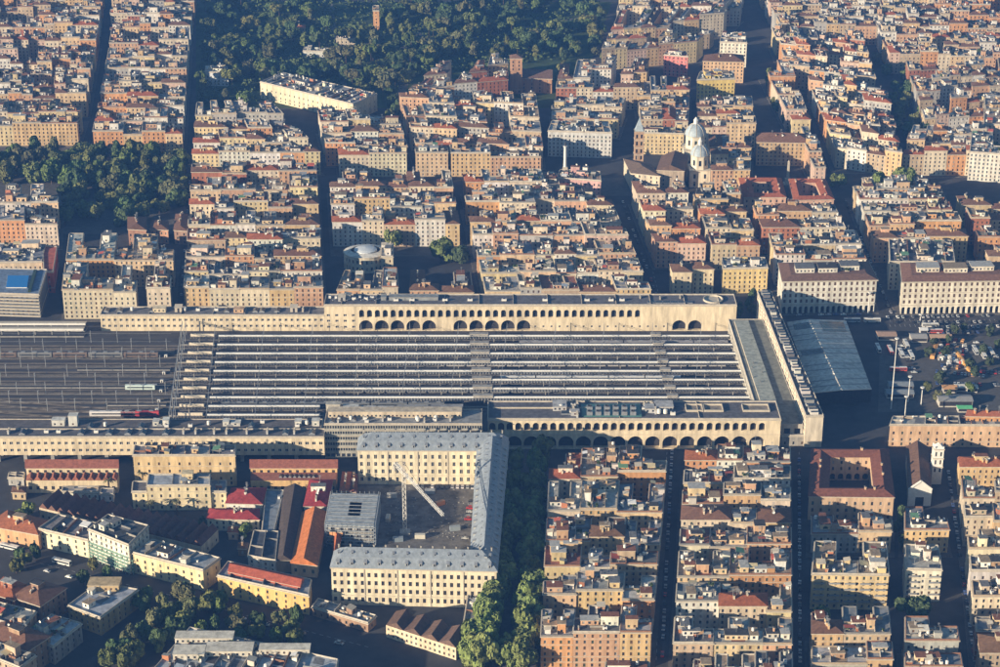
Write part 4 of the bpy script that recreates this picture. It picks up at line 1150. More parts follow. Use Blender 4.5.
# --- the two old halls with lean-to roofs
def shed_gables(t, q, h, n, rise, col, nm='saw_roof'):
    """n small cross gables over quad q, ridges running front to back"""
    for k in range(n):
        a, b = lerp(q[0], q[1], k/n), lerp(q[0], q[1], (k+1)/n); d, c = lerp(q[3], q[2], k/n), lerp(q[3], q[2], (k+1)/n)
        m0, m1 = lerp(a, b, .62), lerp(d, c, .62)
        mb = MB(); z = h + .02
        mb.face([(*a, z), (*m0, z+rise), (*m1, z+rise), (*d, z)], TILE); mb.face([(*m0, z+rise), (*b, z), (*c, z), (*m1, z+rise)], TILE)
        mb.face([(*a, z), (*b, z), (*m0, z+rise)], WALL); mb.face([(*c, z), (*d, z), (*m1, z+rise)], WALL)
        mb.build(nm, t, jit(col, .15))
def old_hall(x0, x1, label, wallc, teeth):
    h1, h2 = 13.5, 8.5
    q = quad(h1, (x0, 468), (x1, 468), (x1, 460), (x0, 460)); lo = quad(h2, (x0, 480.5), (x1 - 1, 480.5), (x1 - 1, 478), (x0, 478))
    lo[2] = (q[1][0], q[1][1] - .1); lo[3] = (q[0][0], q[0][1] - .1)
    t = thing('old_hall', (*lerp(q[0], q[2], .5), 0), label, 'hall')
    wm = MB(); wins = []
    facade(wm, q[0], q[1], 0, h1, floors=[h1 - 3.2], cols=12, ww=1.8, wh=1.8, wins=wins)
    for i in (1, 2, 3): facade(wm, q[i], q[(i+1) % 4], 0, h1, floors=[3, 8])
    wm.build('wall', t, wallc)
    wm = MB(); facade(wm, lo[0], lo[1], 0, h2, floors=[2.2], cols=12, ww=2.0, wh=2.4, wins=wins)
    for i in (1, 3): facade(wm, lo[i], lo[(i+1) % 4], 0, h2)
    wm.face([(*p, h2 - .1) for p in lo], CONC); wm.build('wall', t, wallc)
    rm = MB(); hip_roof(rm, q, h1, 3.2, TILE, hip=False); rm.build('roof', t, (.30, .11, .075))
    if teeth: shed_gables(t, lo, h2, 12, 2.4, (.28, .11, .07))
    else:
        rm = MB(); rm.face([(*lo[0], h2), (*lo[1], h2), (*lo[2], h2 + 2), (*lo[3], h2 + 2)], TILE); rm.face([(*lo[1], h2), (*lo[2], h2), (*lo[2], h2 + 2)], WALL); rm.face([(*lo[0], h2), (*lo[3], h2 + 2), (*lo[3], h2)], WALL); rm.build('roof', t, (.24, .10, .07))
        for k in range(8): p = lerp(lerp(lo[0], lo[1], .35 + k*.055), lerp(lo[3], lo[2], .35+k*.055), .5); inst(FIT['skylight'], 'skylight', t, (*p, h2 + .9), 0, (.7, .8, 1))
    place_windows(t, wins, WIN[1])
old_hall(26, 118, 'old cream hall with a row of saw-toothed red roofs, by the pillared wing', (.62, .52, .36), True)
old_hall(250.5, 337, 'old orange hall with a smooth red lean-to roof, by the pillared wing', (.62, .42, .20), False)
hb(21, (133, 455.5), (235, 455.5), (235, 446), (135, 446), 'ochre', 'grey terraces', 'large ochre palace with grey roof in front of the pillared station wing', shape='rect', wins_on=True, dens=.7, wcol=(.62, .47, .27), storey=5, pitch=6)
t = hb(16.5, (147, 486), (210, 485.5), (210, 474.5), (149, 475), 'cream', 'pale terraces', 'cream palace with a blue-grey roof and two palm trees in front', shape='rect', wins_on=True, dens=.25, wcol=(.66, .57, .38), rcol=(.36, .39, .44), storey=4.4, pitch=4.8, pents=0, fdepth=40)
x, y = P(188, 478, 16.5); roof_box(t, x, y, 6.5, 5, 16.5, 4, 'roof_turret', (.66, .55, .35), True)
hb(11.5, (132, 492), (146.8, 492), (147, 482), (133, 482), 'cream', 'dark terraces', 'low cream side wing left of the cream palace with palm trees', shape='rect', wcol=(.66, .57, .38), pents=0, dens=.2, wins_on=True)
hb(11.5, (210.3, 492), (226, 492), (226, 481), (210.5, 481), 'cream', 'grey terraces', 'low cream side wing right of the cream palace with palm trees', shape='rect', wcol=(.66, .57, .38), pents=0, dens=.2, wins_on=True)
# low sheds in the yards of the lower left
for k, (x_, y_, w_, n_, r_) in enumerate(((8, 478, 26, 'grey', 'dark terraces'), (62, 492, 60, 'white', 'pale terraces'), (238, 548, 14, 'brown', 'brown tiled roof'), (12, 492, 22, 'tan', 'brown tiled roof'), (100, 494, 22, 'white', 'grey terraces'), (228, 532, 16, 'tan', 'red tiled roof'))):
    hb(5, (x_, y_), (x_ + w_*.6, y_ + .5), (x_ + w_*.6 + 1, y_ - 5), (x_ + 1, y_ - 5), n_, r_, 'low %s shed with %s near the workshops, %s of six' % (n_, r_, NUM[k]), name='yard_shed', cat='shed', pents=0, dens=.3, fdepth=60)
# saw-roofed workshops
t = thing('workshop_shed', (*P(120, 520), 0), 'row of slanting saw-toothed workshop roofs in the shade behind the street buildings', 'workshop')
s0, s1, e0, e1 = P(39, 506, 9), P(55, 491, 9), P(201, 545, 9), P(218, 528, 9)
for k in range(18):
    a, b = lerp(s0, e0, k/18), lerp(s0, e0, (k+1)/18); d, c = lerp(s1, e1, k/18), lerp(s1, e1, (k+1)/18); m0, m1 = lerp(a, b, .45), lerp(d, c, .45)
    mb = MB(); mb.face([(*a, 8), (*m0, 11.4), (*m1, 11.4), (*d, 8)], TILE); mb.face([(*m0, 11.4), (*b, 8), (*c, 8), (*m1, 11.4)], TILE); mb.face([(*a, 8), (*b, 8), (*m0, 11.4)], WALL); mb.face([(*c, 8), (*d, 8), (*m1, 11.4)], WALL)
    mb.build('saw_roof', t, jit((.17, .09, .07), .25))
mb = MB(); sq = [s0, e0, e1, s1]
for i in range(4): facade(mb, sq[i], sq[(i+1) % 4], 0, 8.0, floors=[1.4], ww=1.6, wh=2)
mb.build('wall', t, (.5, .42, .32))
# the row of buildings along the slanting street
hb(10.5, (-14, 525), (38, 534.5), (50, 521), (8, 510.5), 'orange', 'red tiled roof', 'low orange street building with an orange hipped roof at the left edge', name='street_building', cat='street building', wcol=(.6, .36, .2), rcol=(.36, .13, .065), wins_on=True, fdepth=60, pitch=5)
hb(11.5, (38.3, 529), (88, 540.5), (98, 524), (58.5, 515), 'cream', 'grey terraces', 'cream flat-roofed building with a roof skylight, left of the scaffolded one', name='street_building', cat='street building', wcol=(.70, .64, .48), rcol=(.24, .22, .22), wins_on=True, fdepth=60, pents=0, dens=.3, pitch=5)
x, y = P(66, 522, 11.5); 
t = hb(18.5, (88.3, 529.5), (128.6, 545.4), (148.4, 526), (108, 515), 'white', 'dark terraces', 'tall white building with its lower storeys wrapped in green scaffolding', name='street_building', cat='street building', wcol=(.66, .64, .56), rcol=(.055, .065, .075), wins_on=True, fdepth=60, pents=2, dens=.3)
a, b = P(88.3, 529.5, 18.5), P(128.6, 545.4, 18.5); c = P(148.4, 526, 18.5)
def scaffold(t, a, b, z0, z1, col, off=1.6, name='scaffolding'):
    d = hypot(b[0]-a[0], b[1]-a[1]); n = ((b[1]-a[1])/d, -(b[0]-a[0])/d)
    mb = MB(); k = int(d/2.6); A = (a[0]+n[0]*off, a[1]+n[1]*off); B = (b[0]+n[0]*off, b[1]+n[1]*off)
    for i in range(k+1): p = lerp(A, B, i/k); mb.beam((*p, z0), (*p, z1), .16, OBJ)
    z = z0 + 2
    while z < z1:
        mb.beam((*A, z), (*B, z), .14, OBJ); mb.beam((*lerp(A, a, .5), z - .1), (*lerp(B, b, .5), z - .1), 1.1, OBJ, .12); z += 2.2
    for i in range(0, k, 2): p, q = lerp(A, B, i/k), lerp(A, B, (i+1)/k); mb.beam((*p, z0), (*q, min(z1, z0+6)), .12, OBJ)
    mb.build(name, t, col)
scaffold(t, a, b, 0, 12, (.32, .52, .42)); scaffold(t, b, c, 0, 9, (.32, .52, .42))
hb(13, (133, 553), (203, 570.5), (220, 558.5), (152.5, 540), 'yellow', 'pale terraces', 'long pale yellow building with arched windows, right of the scaffolded one', name='street_building', cat='street building', wcol=(.68, .56, .34), rcol=(.27, .29, .32), wins_on=True, fdepth=60, pents=1, dens=.5, pitch=5)
t = hb(12, (217.3, 576), (308.6, 596), (311, 580), (228, 562), 'yellow', 'pale terraces', 'golden yellow street building with a long red roof strip', name='street_building', cat='street building', wcol=(.66, .44, .18), rcol=(.3, .32, .36), wins_on=True, fdepth=60, pents=0, dens=.1, pitch=5.4)
q = quad(12.2, (228, 573.5), (300, 589), (304, 580), (232, 564)); mb = MB(); hip_roof(mb, q, 13.4, 2.2, TILE, hip=False, over=.2)
for i in range(4): facade(mb, q[i], q[(i+1) % 4], 12.0, 13.2)
mb.build('tiled_roof', t, (.38, .10, .06))
hb(5.5, (312, 607), (368, 623.5), (376, 616), (318, 599), 'brown', 'grey terraces', 'low brown flat building with a flat roof below the barracks front', name='street_building', cat='street building', pents=0, wcol=(.3, .2, .14), fdepth=60)
t = thing('gabled_houses', (*P(425, 640), 0), 'row of joined cream houses with three brown gables at the foot of the barracks', 'house row')
q = quad(7.5, (386, 625), (456, 648), (467, 632), (396, 611)); mb = MB(); wins = []
facade(mb, q[0], q[1], 0, 7.5, floors=[1, 4.4], cols=15, ww=1.2, wh=1.6, wins=wins)
for i in (1, 2, 3): facade(mb, q[i], q[(i+1) % 4], 0, 7.5, floors=[1, 4.4], ww=1.2, wh=1.6)
mb.build('wall', t, (.62, .52, .38)); shed_gables(t, q, 7.5, 4, 3.4, (.15, .095, .075), 'gable_roof'); place_windows(t, wins)
hb(10, (463, 628), (486, 631), (490, 598), (468, 596), 'white', 'grey terraces', 'narrow white flat-roofed block between the barracks and the avenue trees', name='street_building', cat='street building', pents=1, wcol=(.6, .6, .56), fdepth=60)
# buildings between the halls and the crane
hb(8, (207, 518.5), (259, 519.5), (259, 509), (210, 508.5), 'cream', 'red tiled roof', 'low cream building with a deep red roof beside the saw-roofed workshops', name='low_building', cat='low building', wcol=(.62, .56, .42), rcol=(.32, .05, .05), fdepth=60, wins_on=True)
hb(9, (226, 503), (262, 504), (266, 488), (232, 488), 'white', 'red tiled roof', 'low building with a deep red roof behind the other deep red roof', name='low_building', cat='low building', rcol=(.30, .05, .05), fdepth=60)
hb(9.5, (304, 506), (326.5, 506), (332.5, 480), (310, 480), 'white', 'red tiled roof', 'dark red twin-sloped roof with white edges right of the crane yard sheds', name='low_building', cat='low building', wcol=(.68, .66, .6), rcol=(.30, .045, .05), fdepth=60, wins_on=True)
t = thing('gabled_hall', (*P(310, 545), 0), 'long hall with a bright orange roof slope running away from the street', 'hall')
q = quad(8, (291, 563), (317, 565.5), (327, 513), (303, 512.5)); mb = MB()
for i in range(4): facade(mb, q[i], q[(i+1) % 4], 0, 8, floors=[2.5], ww=1.6, wh=2.4)
mb.build('wall', t, (.5, .4, .28)); mb = MB(); qr = [q[1], q[2], q[3], q[0]]; hip_roof(mb, qr, 8.05, 4.2, TILE, hip=False); mb.build('roof', t, (.50, .17, .06))
t = thing('gabled_hall', (*P(283, 525), 0), 'long hall with a dark brown roof left of the orange-roofed hall', 'hall')
q = quad(8, (276, 560), (291, 560), (305, 489), (285, 488)); mb = MB()
for i in range(4): facade(mb, q[i], q[(i+1) % 4], 0, 8)
mb.build('wall', t, (.35, .28, .2)); mb = MB(); hip_roof(mb, [q[1], q[2], q[3], q[0]], 8.05, 3.4, TILE, hip=False); mb.build('roof', t, (.075, .06, .055))
hb(7, (262, 532), (274, 532), (284, 491), (266, 490), 'grey', 'grey terraces', 'narrow blue-grey flat roof left of the brown hall', name='low_building', cat='low building', rcol=(.22, .25, .29), pents=0, dens=.2, fdepth=60)
hb(8.5, (248, 556), (275.6, 561), (278.5, 532), (254, 531), 'white', 'dark terraces', 'square shed with a dark sunken roof and white rim behind the golden building', name='low_building', cat='low building', wcol=(.6, .6, .58), rcol=(.07, .08, .1), pents=0, dens=.0, fdepth=60)
for i, (nl, nr, fr, fl) in enumerate((((340, 491), (349, 491), (351, 472), (343, 472)), ((350, 492), (356.5, 492), (357, 474), (351.5, 474)), ((333, 560), (340, 541), (342, 525), (334, 527)))):
    hb(6.5, nl, nr, fr, fl, 'orange', 'red tiled roof', ['small orange-roofed house left of the barracks rear wing', 'small brown-roofed house touching the barracks rear wing', 'small orange-roofed house under the steel frame'][i], name='small_house', cat='house', rcol=[(.45, .15, .07), (.2, .08, .06), (.42, .13, .06)][i], fdepth=60)
t = thing('steel_frame_building', (*P(350, 515), 0), 'unfinished grey building wrapped in scaffolding beside the crane', 'building shell')
q = quad(14, (326, 524.5), (373.6, 526.5), (378.5, 494), (332, 493)); mb = MB(); hole = [lerp(lerp(q[0], q[1], u), lerp(q[3], q[2], u), v) for u, v in ((.42, .3), (.68, .3), (.68, .75), (.42, .75))]
ring(mb, q, hole, 13.4, 14, ROOFM); mb.build('roof_slab', t, (.36, .40, .43))
for z in (4.5, 9): mb = MB(); ring(mb, offset_poly(q, -.3), hole, z, z + .35, CONC); mb.build('floor_slab', t)
for i in range(4): scaffold(t, q[i], q[(i+1) % 4], 0, 15.2, (.42, .46, .50), off=.9)
mb = MB(); qq = offset_poly(q, -1.2)
for i in range(4): facade(mb, qq[i], qq[(i+1) % 4], 0, 13.3, floors=[1, 5.4, 10], ww=2.4, wh=2.4, panes=DARK)
mb.build('wall', t, (.35, .35, .34))
for k in range(9):
    mb = MB(); a_, b_ = lerp(q[0], q[3], (k+.5)/9), lerp(q[1], q[2], (k+.5)/9); mb.beam((*a_, 14.3), (*b_, 14.3), .35, METAL); mb.build('roof_beam', t)
# bottom left corner
t = hb(11, (68, 606), (100, 618), (138, 590), (99, 583), 'ochre', 'pale terraces', 'flat-roofed ochre office building with a pale roof and white rim by the trees', name='street_building', cat='street building', wcol=(.42, .30, .15), rcol=(.33, .36, .42), pents=1, dens=.25, fdepth=60, wins_on=True)
x, y = P(104, 590, 11); roof_box(t, x, y + 3, 17, 9, 11, 3.6, 'top_storey', (.5, .38, .22), True)
hb(11, (25, 633), (53, 647), (81.5, 624), (51.5, 615), 'white', 'pale terraces', 'white-roofed block with roof boxes in the lower left corner', name='street_building', cat='street building', wcol=(.33, .3, .28), rcol=(.42, .46, .5), pents=2, dens=.8, fdepth=60)
for i, (nl, nr, fr, fl, w, r) in enumerate((((-12, 592), (14, 600), (30, 586), (4, 577), 'brick red', 'red tiled roof'), ((10, 596), (40, 606), (66, 588), (36, 579), 'brown', 'brown tiled roof'), ((-30, 612), (22, 628), (36, 612), (-20, 598), 'salmon', 'grey terraces'), ((-20, 634), (26, 652), (50, 636), (6, 620), 'brown', 'brown tiled roof'), ((-20, 652), (20, 668), (36, 656), (-4, 642), 'tan', 'dark terraces'))):
    hb(15, nl, nr, fr, fl, w, r, '%s house with %s in the lower left corner, %s from the top' % (w, r, NUM[i]), fdepth=60, pents=1)
t = hb(12.5, (148, 676), (330, 700), (338, 660), (190, 628), 'cream', 'pale terraces', 'long pale building with white roof parapets cut by the bottom edge', name='street_building', cat='street building', wcol=(.6, .55, .45), rcol=(.36, .39, .43), pents=0, dens=.5, fdepth=90)
for a, b, c, d in ((205, 640, 30, 7), (230, 652, 24, 9), (285, 652, 26, 6), (190, 655, 16, 9)):
    x, y = P(a, b, 12.5); roof_box(t, x, y, c, d, 12.5, 3.2, 'top_storey', (.58, .55, .48), True)

# ================================================================== LANDMARKS BEHIND THE STATION
def palace(h, NL, NR, FR, FL, label, wcol, rcol, arches=16, rows=4, penth=3):
    q = quad(h, NL, NR, FR, FL)
    t = thing('arcaded_palace', (*lerp(q[0], q[2], .5), 0), label, 'palace')
    wm = MB(); wins = []; za = 7.2
    n = arches
    arcade(wm, q[0], q[1], 0, za, n, hypot(q[1][0]-q[0][0], q[1][1]-q[0][1])/n*.66, .1, 4.2, rec=3)
    fls = [za + 1.3 + k*(h - za - 1)/rows for k in range(rows)]
    facade(wm, q[0], q[1], za, h, floors=fls, cols=n, ww=1.7, wh=2.6, wins=wins)
    for i in (1, 2, 3): facade(wm, q[i], q[(i+1) % 4], 0, h, floors=[1.5] + fls, ww=1.6, wh=2.5, pitch=5.5)
    ring(wm, offset_poly(q, .9), q, h - .9, h - .1, TRIM); ring(wm, offset_poly(q, .35), q, za - .3, za + .1, TRIM); ring(wm, offset_poly(q, .25), q, fls[2] - .8, fls[2] - .5, TRIM)
    wm.build('wall', t, wcol)
    inn = offset_poly(q, -6.5); rm = MB()
    o = offset_poly(q, .6)
    for i in range(4): rm.face([(*o[i], h), (*o[(i+1) % 4], h), (*inn[(i+1) % 4], h + 2.3), (*inn[i], h + 2.3)], TILE)
    rm.face([(*p, h + 2.3) for p in inn], ROOFM); rm.build('roof', t, rcol)
    i2 = offset_poly(q, -9)
    ang = atan2(q[1][1]-q[0][1], q[1][0]-q[0][0])
    for k in range(penth):
        mb = MB(); u0, u1 = k/penth + .02, (k+1)/penth - .04; v0 = random.uniform(0, .3)
        B4 = lambda u, v: lerp(lerp(i2[0], i2[1], u), lerp(i2[3], i2[2], u), v)
        penthouse(mb, [B4(u0, v0), B4(u1, v0), B4(u1, min(1, v0+.6)), B4(u0, min(1, v0+.6))], h + 2.3, 3.4, None); mb.build('penthouse', t, wcol)
    clutter(t, i2, h + 2.3, ang, .5, wallc=wcol)
    place_windows(t, wins, WIN[2])
palace(26, (783, 281), (877, 279.5), (868, 261.5), (779, 263), 'white palace with a ground-floor arcade, half in shadow, facing the station square', (.64, .62, .56), (.17, .10, .075), 17)
palace(26, (903, 281.5), (1014, 280), (1000, 262), (901, 263), 'sunlit white palace with a ground-floor arcade at the right edge of the square', (.68, .63, .53), (.2, .11, .08), 20)
PAVES += [offset_poly(quad(26, (783, 281), (877, 279.5), (868, 230), (770, 232)), 3), offset_poly(quad(26, (903, 281.5), (1014, 280), (975, 205), (858, 205)), 3)]
hb(23, (890, 262), (955, 262), (952, 241), (889, 240), 'white', 'dark terraces', 'pale building with a deep loggia of square bays behind the sunlit white palace', wcol=(.66, .6, .48), wins_on=True, shape='rect', fdepth=60)
# white and modern building with the pool-blue roof
t = hb(18, (-25, 293), (39, 295), (47, 270), (-25, 268), 'white', 'grey terraces', 'modern striped white building with a blue roof pool at the left edge', cat='modern building', name='modern_building', wcol=(.12, .14, .17), rcol=(.16, .22, .32), pents=0, dens=.0, fdepth=90, detail=0)
mb = MB(); q = quad(18.1, (6, 288), (27, 288), (29, 276), (8, 276)); mb.prism(q, 18.02, 18.6, WHITE, OBJ); mb.build('pool', t, (.02, .20, .55))
a, b = P(-25, 293, 18), P(39, 295, 18)
for k in range(7): mb = MB(); z = 1.5 + k*2.6; mb.beam((a[0], a[1]-1.0, z), (b[0], b[1]-1.0, z), 1.6, TRIM, .9); mb.build('balcony_band', t)
mb = MB(); q = quad(18.1, (28, 292), (31, 292), (37, 271), (34, 271)); mb.prism(q, 18.02, 19.4, OBJ); mb.build('planter', t, (.03, .05, .02))
hb(17, (-30, 263), (42, 262), (46, 245), (-30, 243), 'cream', 'grey terraces', 'cream building with a red end wall beside the striped modern one', wcol=(.64, .52, .38), fdepth=60, wins_on=True)
t = thing('brick_screen', (*P(48, 262), 0), 'tall brick-red end building sloping down beside the shaded street', 'apartment building')
mb = MB(); q = quad(17, (44, 272), (53, 272), (57, 247), (43, 247)); walls_of(mb, q, 0, 17); mb.build('wall', t, (.45, .12, .08)); mb = MB(); flat_roof(mb, q, 17); mb.build('roof', t, (.42, .12, .08))
# round building
cx, cy = P(365.5, 251, 13)
t = thing('rotunda', (cx, cy, 0), 'round building with a wide pale ring roof and whitish centre among the blocks', 'rotunda')
mb = MB(); pts = [(cx + 17*cos(2*pi*k/28), cy + 15*sin(2*pi*k/28)) for k in range(28)]
for k in range(28): facade(mb, pts[k], pts[(k+1) % 28], 0, 13, floors=[2, 7.5], cols=1, ww=1.5, wh=2.8)
ring(mb, offset_poly(pts, .5), pts, 12.3, 12.8, TRIM); mb.build('wall', t, (.62, .56, .44))
mb = MB(); i1 = offset_poly(pts, -5.5)
for k in range(28): a, b, c, d = pts[k], pts[(k+1) % 28], i1[(k+1) % 28], i1[k]; mb.face([(*a, 13), (*b, 13), (*c, 14.2), (*d, 14.2)], ROOFM)
mb.build('roof', t, (.62, .60, .55))
mb = MB(); mb.lathe(cx, cy, [(9.0, 13.6), (8.8, 14.6), (6.5, 15.4), (4, 15.8), (.3, 16.2)], OBJ, 24); mb.build('dome', t, (.60, .64, .68))
hb(16, (381, 257), (393, 257), (393, 244), (382, 244), 'cream', 'pale terraces', 'small cream block touching the round building on its right', shape='rect', pents=2)
# museum palace
hb(17, (260, 82), (353, 104.5), (377, 94), (283, 73), 'cream', 'pale terraces', 'long cream museum-like palace standing alone in front of the park', name='palace', cat='palace', wcol=(.66, .58, .42), rcol=(.30, .30, .31), wins_on=True, fdepth=70, pents=2, dens=.7, storey=5, pitch=6)
hb(24, (548, 131), (612, 133), (608, 122), (552, 121), 'white', 'pale terraces', 'big white building in the shade left of the basilica square', wcol=(.55, .55, .54), rcol=(.5, .49, .46), wins_on=True, fdepth=60, dens=.8)
hb(22, (757, 142), (812, 143), (808, 134), (757, 133), 'ochre', 'brown tiled roof', 'ochre palace with a brown roof and the shadow of a dome across its front', name='palace', cat='palace', wcol=(.46, .33, .19), wins_on=True, fdepth=60)
hb(26, (720, 42), (747, 43), (745, 33), (722, 33), 'white', 'pale terraces', 'bright white tower block standing high above its neighbours at the top', wcol=(.72, .68, .58), fdepth=60, wins_on=False)
hb(25, (697, 80), (735, 79), (733, 72), (700, 72), 'yellow', 'pale terraces', 'bright yellow apartment tower below the long orange-walled building', wcol=(.68, .52, .18), fdepth=60)
hb(22, (703, 61), (744, 62), (743, 55), (705, 55), 'peach', 'brown tiled roof', 'long peach building with a brown roof behind the yellow tower', wcol=(.62, .42, .25), fdepth=60)
hb(22, (664, 55), (688, 57), (686, 52), (667, 51), 'pink', 'red terraces', 'small bright pink building near the top centre', wcol=(.62, .22, .2), fdepth=60)
t = hb(14, (205, 72), (228, 73), (227, 67), (206, 66), 'white', 'pale terraces', 'small white building at the edge of the park beside the long dark street', wcol=(.55, .58, .62), rcol=(.6, .6, .58), fdepth=60)
# brick church with tower
t = thing('brick_church', (*P(535, 92), 0), 'brown brick church with a square tower near the park', 'church')
mb = MB(); q = quad(15, (512, 78), (552, 79), (552, 70), (515, 69)); walls_of(mb, q, 0, 15, pitch=7); mb.build('wall', t, (.38, .22, .14)); mb = MB(); hip_roof(mb, q, 15.1, 5, TILE, hip=False); mb.build('roof', t, (.16, .1, .08))
x, y = P(516, 92); mb = MB(); tq = [(x-6, y-6), (x+6, y-6), (x+6, y+6), (x-6, y+6)]; walls_of(mb, tq, 0, 36, pitch=5, base=24); mb.build('tower', t, (.42, .25, .16)); mb = MB(); hip_roof(mb, tq, 36.1, 3, TILE); mb.build('tower_roof', t, (.2, .12, .09))
# --- basilica
bz = P(697, 184)
t = thing('basilica', (*P(680, 178), 0), 'basilica with two pale blue-grey domes and a tall pointed bell tower', 'basilica')
def dome(px, py, nm, r, zd, ztop, label):
    x, y = P(px, py); mb = MB()
    s = r*1.15
    sq = [(x-s, y-s), (x+s, y-s), (x+s, y+s), (x-s, y+s)]
    walls_of(mb, sq, 0, zd - 12, pitch=7, base=8, storey=9, wh=4, ww=2); mb.face([(*p, zd-12) for p in sq], ROOFM); mb.build('chapel', t, (.66, .60, .48))
    mb = MB(); n = 8; o8 = [(x + r*1.0*cos(2*pi*(k+.5)/n), y + r*1.0*sin(2*pi*(k+.5)/n)) for k in range(n)]
    for k in range(n): facade(mb, o8[k], o8[(k+1) % n], zd - 12, zd, floors=[zd - 9], cols=1, ww=2.4, wh=5, rec=.8)
    ring(mb, offset_poly(o8, .8), o8, zd - .8, zd, TRIM); mb.build('drum', t, (.68, .62, .50))
    mb = MB(); prof = [(r*1.06, zd), (r*1.02, zd + r*.25), (r*.93, zd + r*.5), (r*.76, zd + r*.75), (r*.52, zd + r*.95), (r*.26, zd + r*1.07)]
    mb.lathe(x, y, prof, COPPER, 32)
    for k in range(8):
        a = 2*pi*k/8
        for (r0, z0), (r1, z1) in zip(prof, prof[1:]): mb.beam((x+r0*cos(a), y+r0*sin(a), z0+.1), (x+r1*cos(a), y+r1*sin(a), z1+.1), .5, TRIM)
    mb.build('dome', t)
    mb = MB(); z = zd + r*1.05; mb.lathe(x, y, [(r*.22, z), (r*.22, z+3.4), (r*.28, z+3.5), (r*.18, z+4.4), (.5, z+6), (.12, ztop)], WHITE, 8); mb.build('lantern', t)
def zh(px, py, top): return HT(px, py, top)
dome(698.5, 184, 'near', 7.8, zh(698, 184, 154), zh(698, 184, 137), '')
dome(694, 170, 'far', 8.8, zh(694, 170, 134), zh(694, 170, 117), '')
x, y = P(638, 174); zs_ = zh(638, 174, 130); zt_ = zh(638, 174, 117.5)
mb = MB(); tq = [(x-4, y-4), (x+4, y-4), (x+4, y+4), (x-4, y+4)]
for i in range(4): facade(mb, tq[i], tq[(i+1) % 4], 0, zs_, floors=[zs_ - k for k in (26, 20, 13, 6.5)], cols=2, ww=1.7, wh=3.6, rec=.8)
for k in (28, 21.5, 15, 8, 0): ring(mb, offset_poly(tq, .4), tq, zs_ - k - .5, zs_ - k, TRIM)
mb.build('bell_tower', t, (.44, .30, .20))
mb = MB(); o = offset_poly(tq, -.3)
for i in range(4): mb.face([(*o[i], zs_), (*o[(i+1) % 4], zs_), (x, y, zt_)], COPPER)
mb.beam((x, y, zt_), (x, y, zt_ + 3), .3, METAL); mb.build('spire', t)
q = quad(18, (657, 170), (684, 171), (688, 156), (662, 156)); mb = MB(); walls_of(mb, q, 0, 18, pitch=8); mb.build('nave_wall', t, (.42, .34, .26)); mb = MB(); hip_roof(mb, q, 18.1, 5, TILE, hip=False); mb.build('nave_roof', t, (.15, .095, .07))
q = quad(15, (631, 173), (660, 176), (650, 164), (624, 159)); mb = MB(); walls_of(mb, q, 0, 15); mb.build('apse_wall', t, (.60, .52, .40)); mb = MB(); hip_roof(mb, q, 15.1, 3, TILE); mb.build('apse_roof', t, (.2, .14, .10))
hb(20, (642, 133), (684, 134), (684, 128), (643, 127.5), 'yellow', 'tan terraces', 'yellow palace standing behind the basilica bell tower and dome', name='palace', cat='palace', wcol=(.66, .52, .30), wins_on=True, fdepth=60)
# column and obelisk
def monument(px, pyb, pyt, kind, label):
    x, y = P(px, pyb); h = HT(px, pyb, pyt)
    t = thing(kind, (x, y, 0), label, 'monument')
    mb = MB(); mb.box(x, y, 7, 7, 0, 1, TRIM); mb.box(x, y, 4.5, 4.5, 1, 5, TRIM); mb.build('pedestal', t)
    mb = MB()
    if kind == 'stone_column': mb.lathe(x, y, [(1.5, 5), (1.35, h*.5), (1.15, h - 5), (1.9, h - 4.2), (1.9, h - 3.6)], WHITE, 14); mb.build('shaft', t); mb = MB(); mb.lathe(x, y, [(.9, h-3.6), (.7, h-2), (.9, h-1.4), (.35, h-.6), (.45, h-.2), (.1, h)], BLACKM, 8); mb.build('statue', t)
    else:
        for i, (a, b) in enumerate((((-1, -1), (1, -1)), ((1, -1), (1, 1)), ((1, 1), (-1, 1)), ((-1, 1), (-1, -1)))):
            mb.face([(x+a[0]*1.1, y+a[1]*1.1, 5), (x+b[0]*1.1, y+b[1]*1.1, 5), (x+b[0]*.75, y+b[1]*.75, h-1.6), (x+a[0]*.75, y+a[1]*.75, h-1.6)], TRIM); mb.face([(x+a[0]*.75, y+a[1]*.75, h-1.6), (x+b[0]*.75, y+b[1]*.75, h-1.6), (x, y, h)], TRIM)
        mb.build('shaft', t)
monument(565, 172, 142, 'stone_column', 'tall white stone column with a statue in the shaded square')
monument(787.5, 184, 160, 'obelisk', 'slim stone obelisk in the street behind the red-roofed blocks')

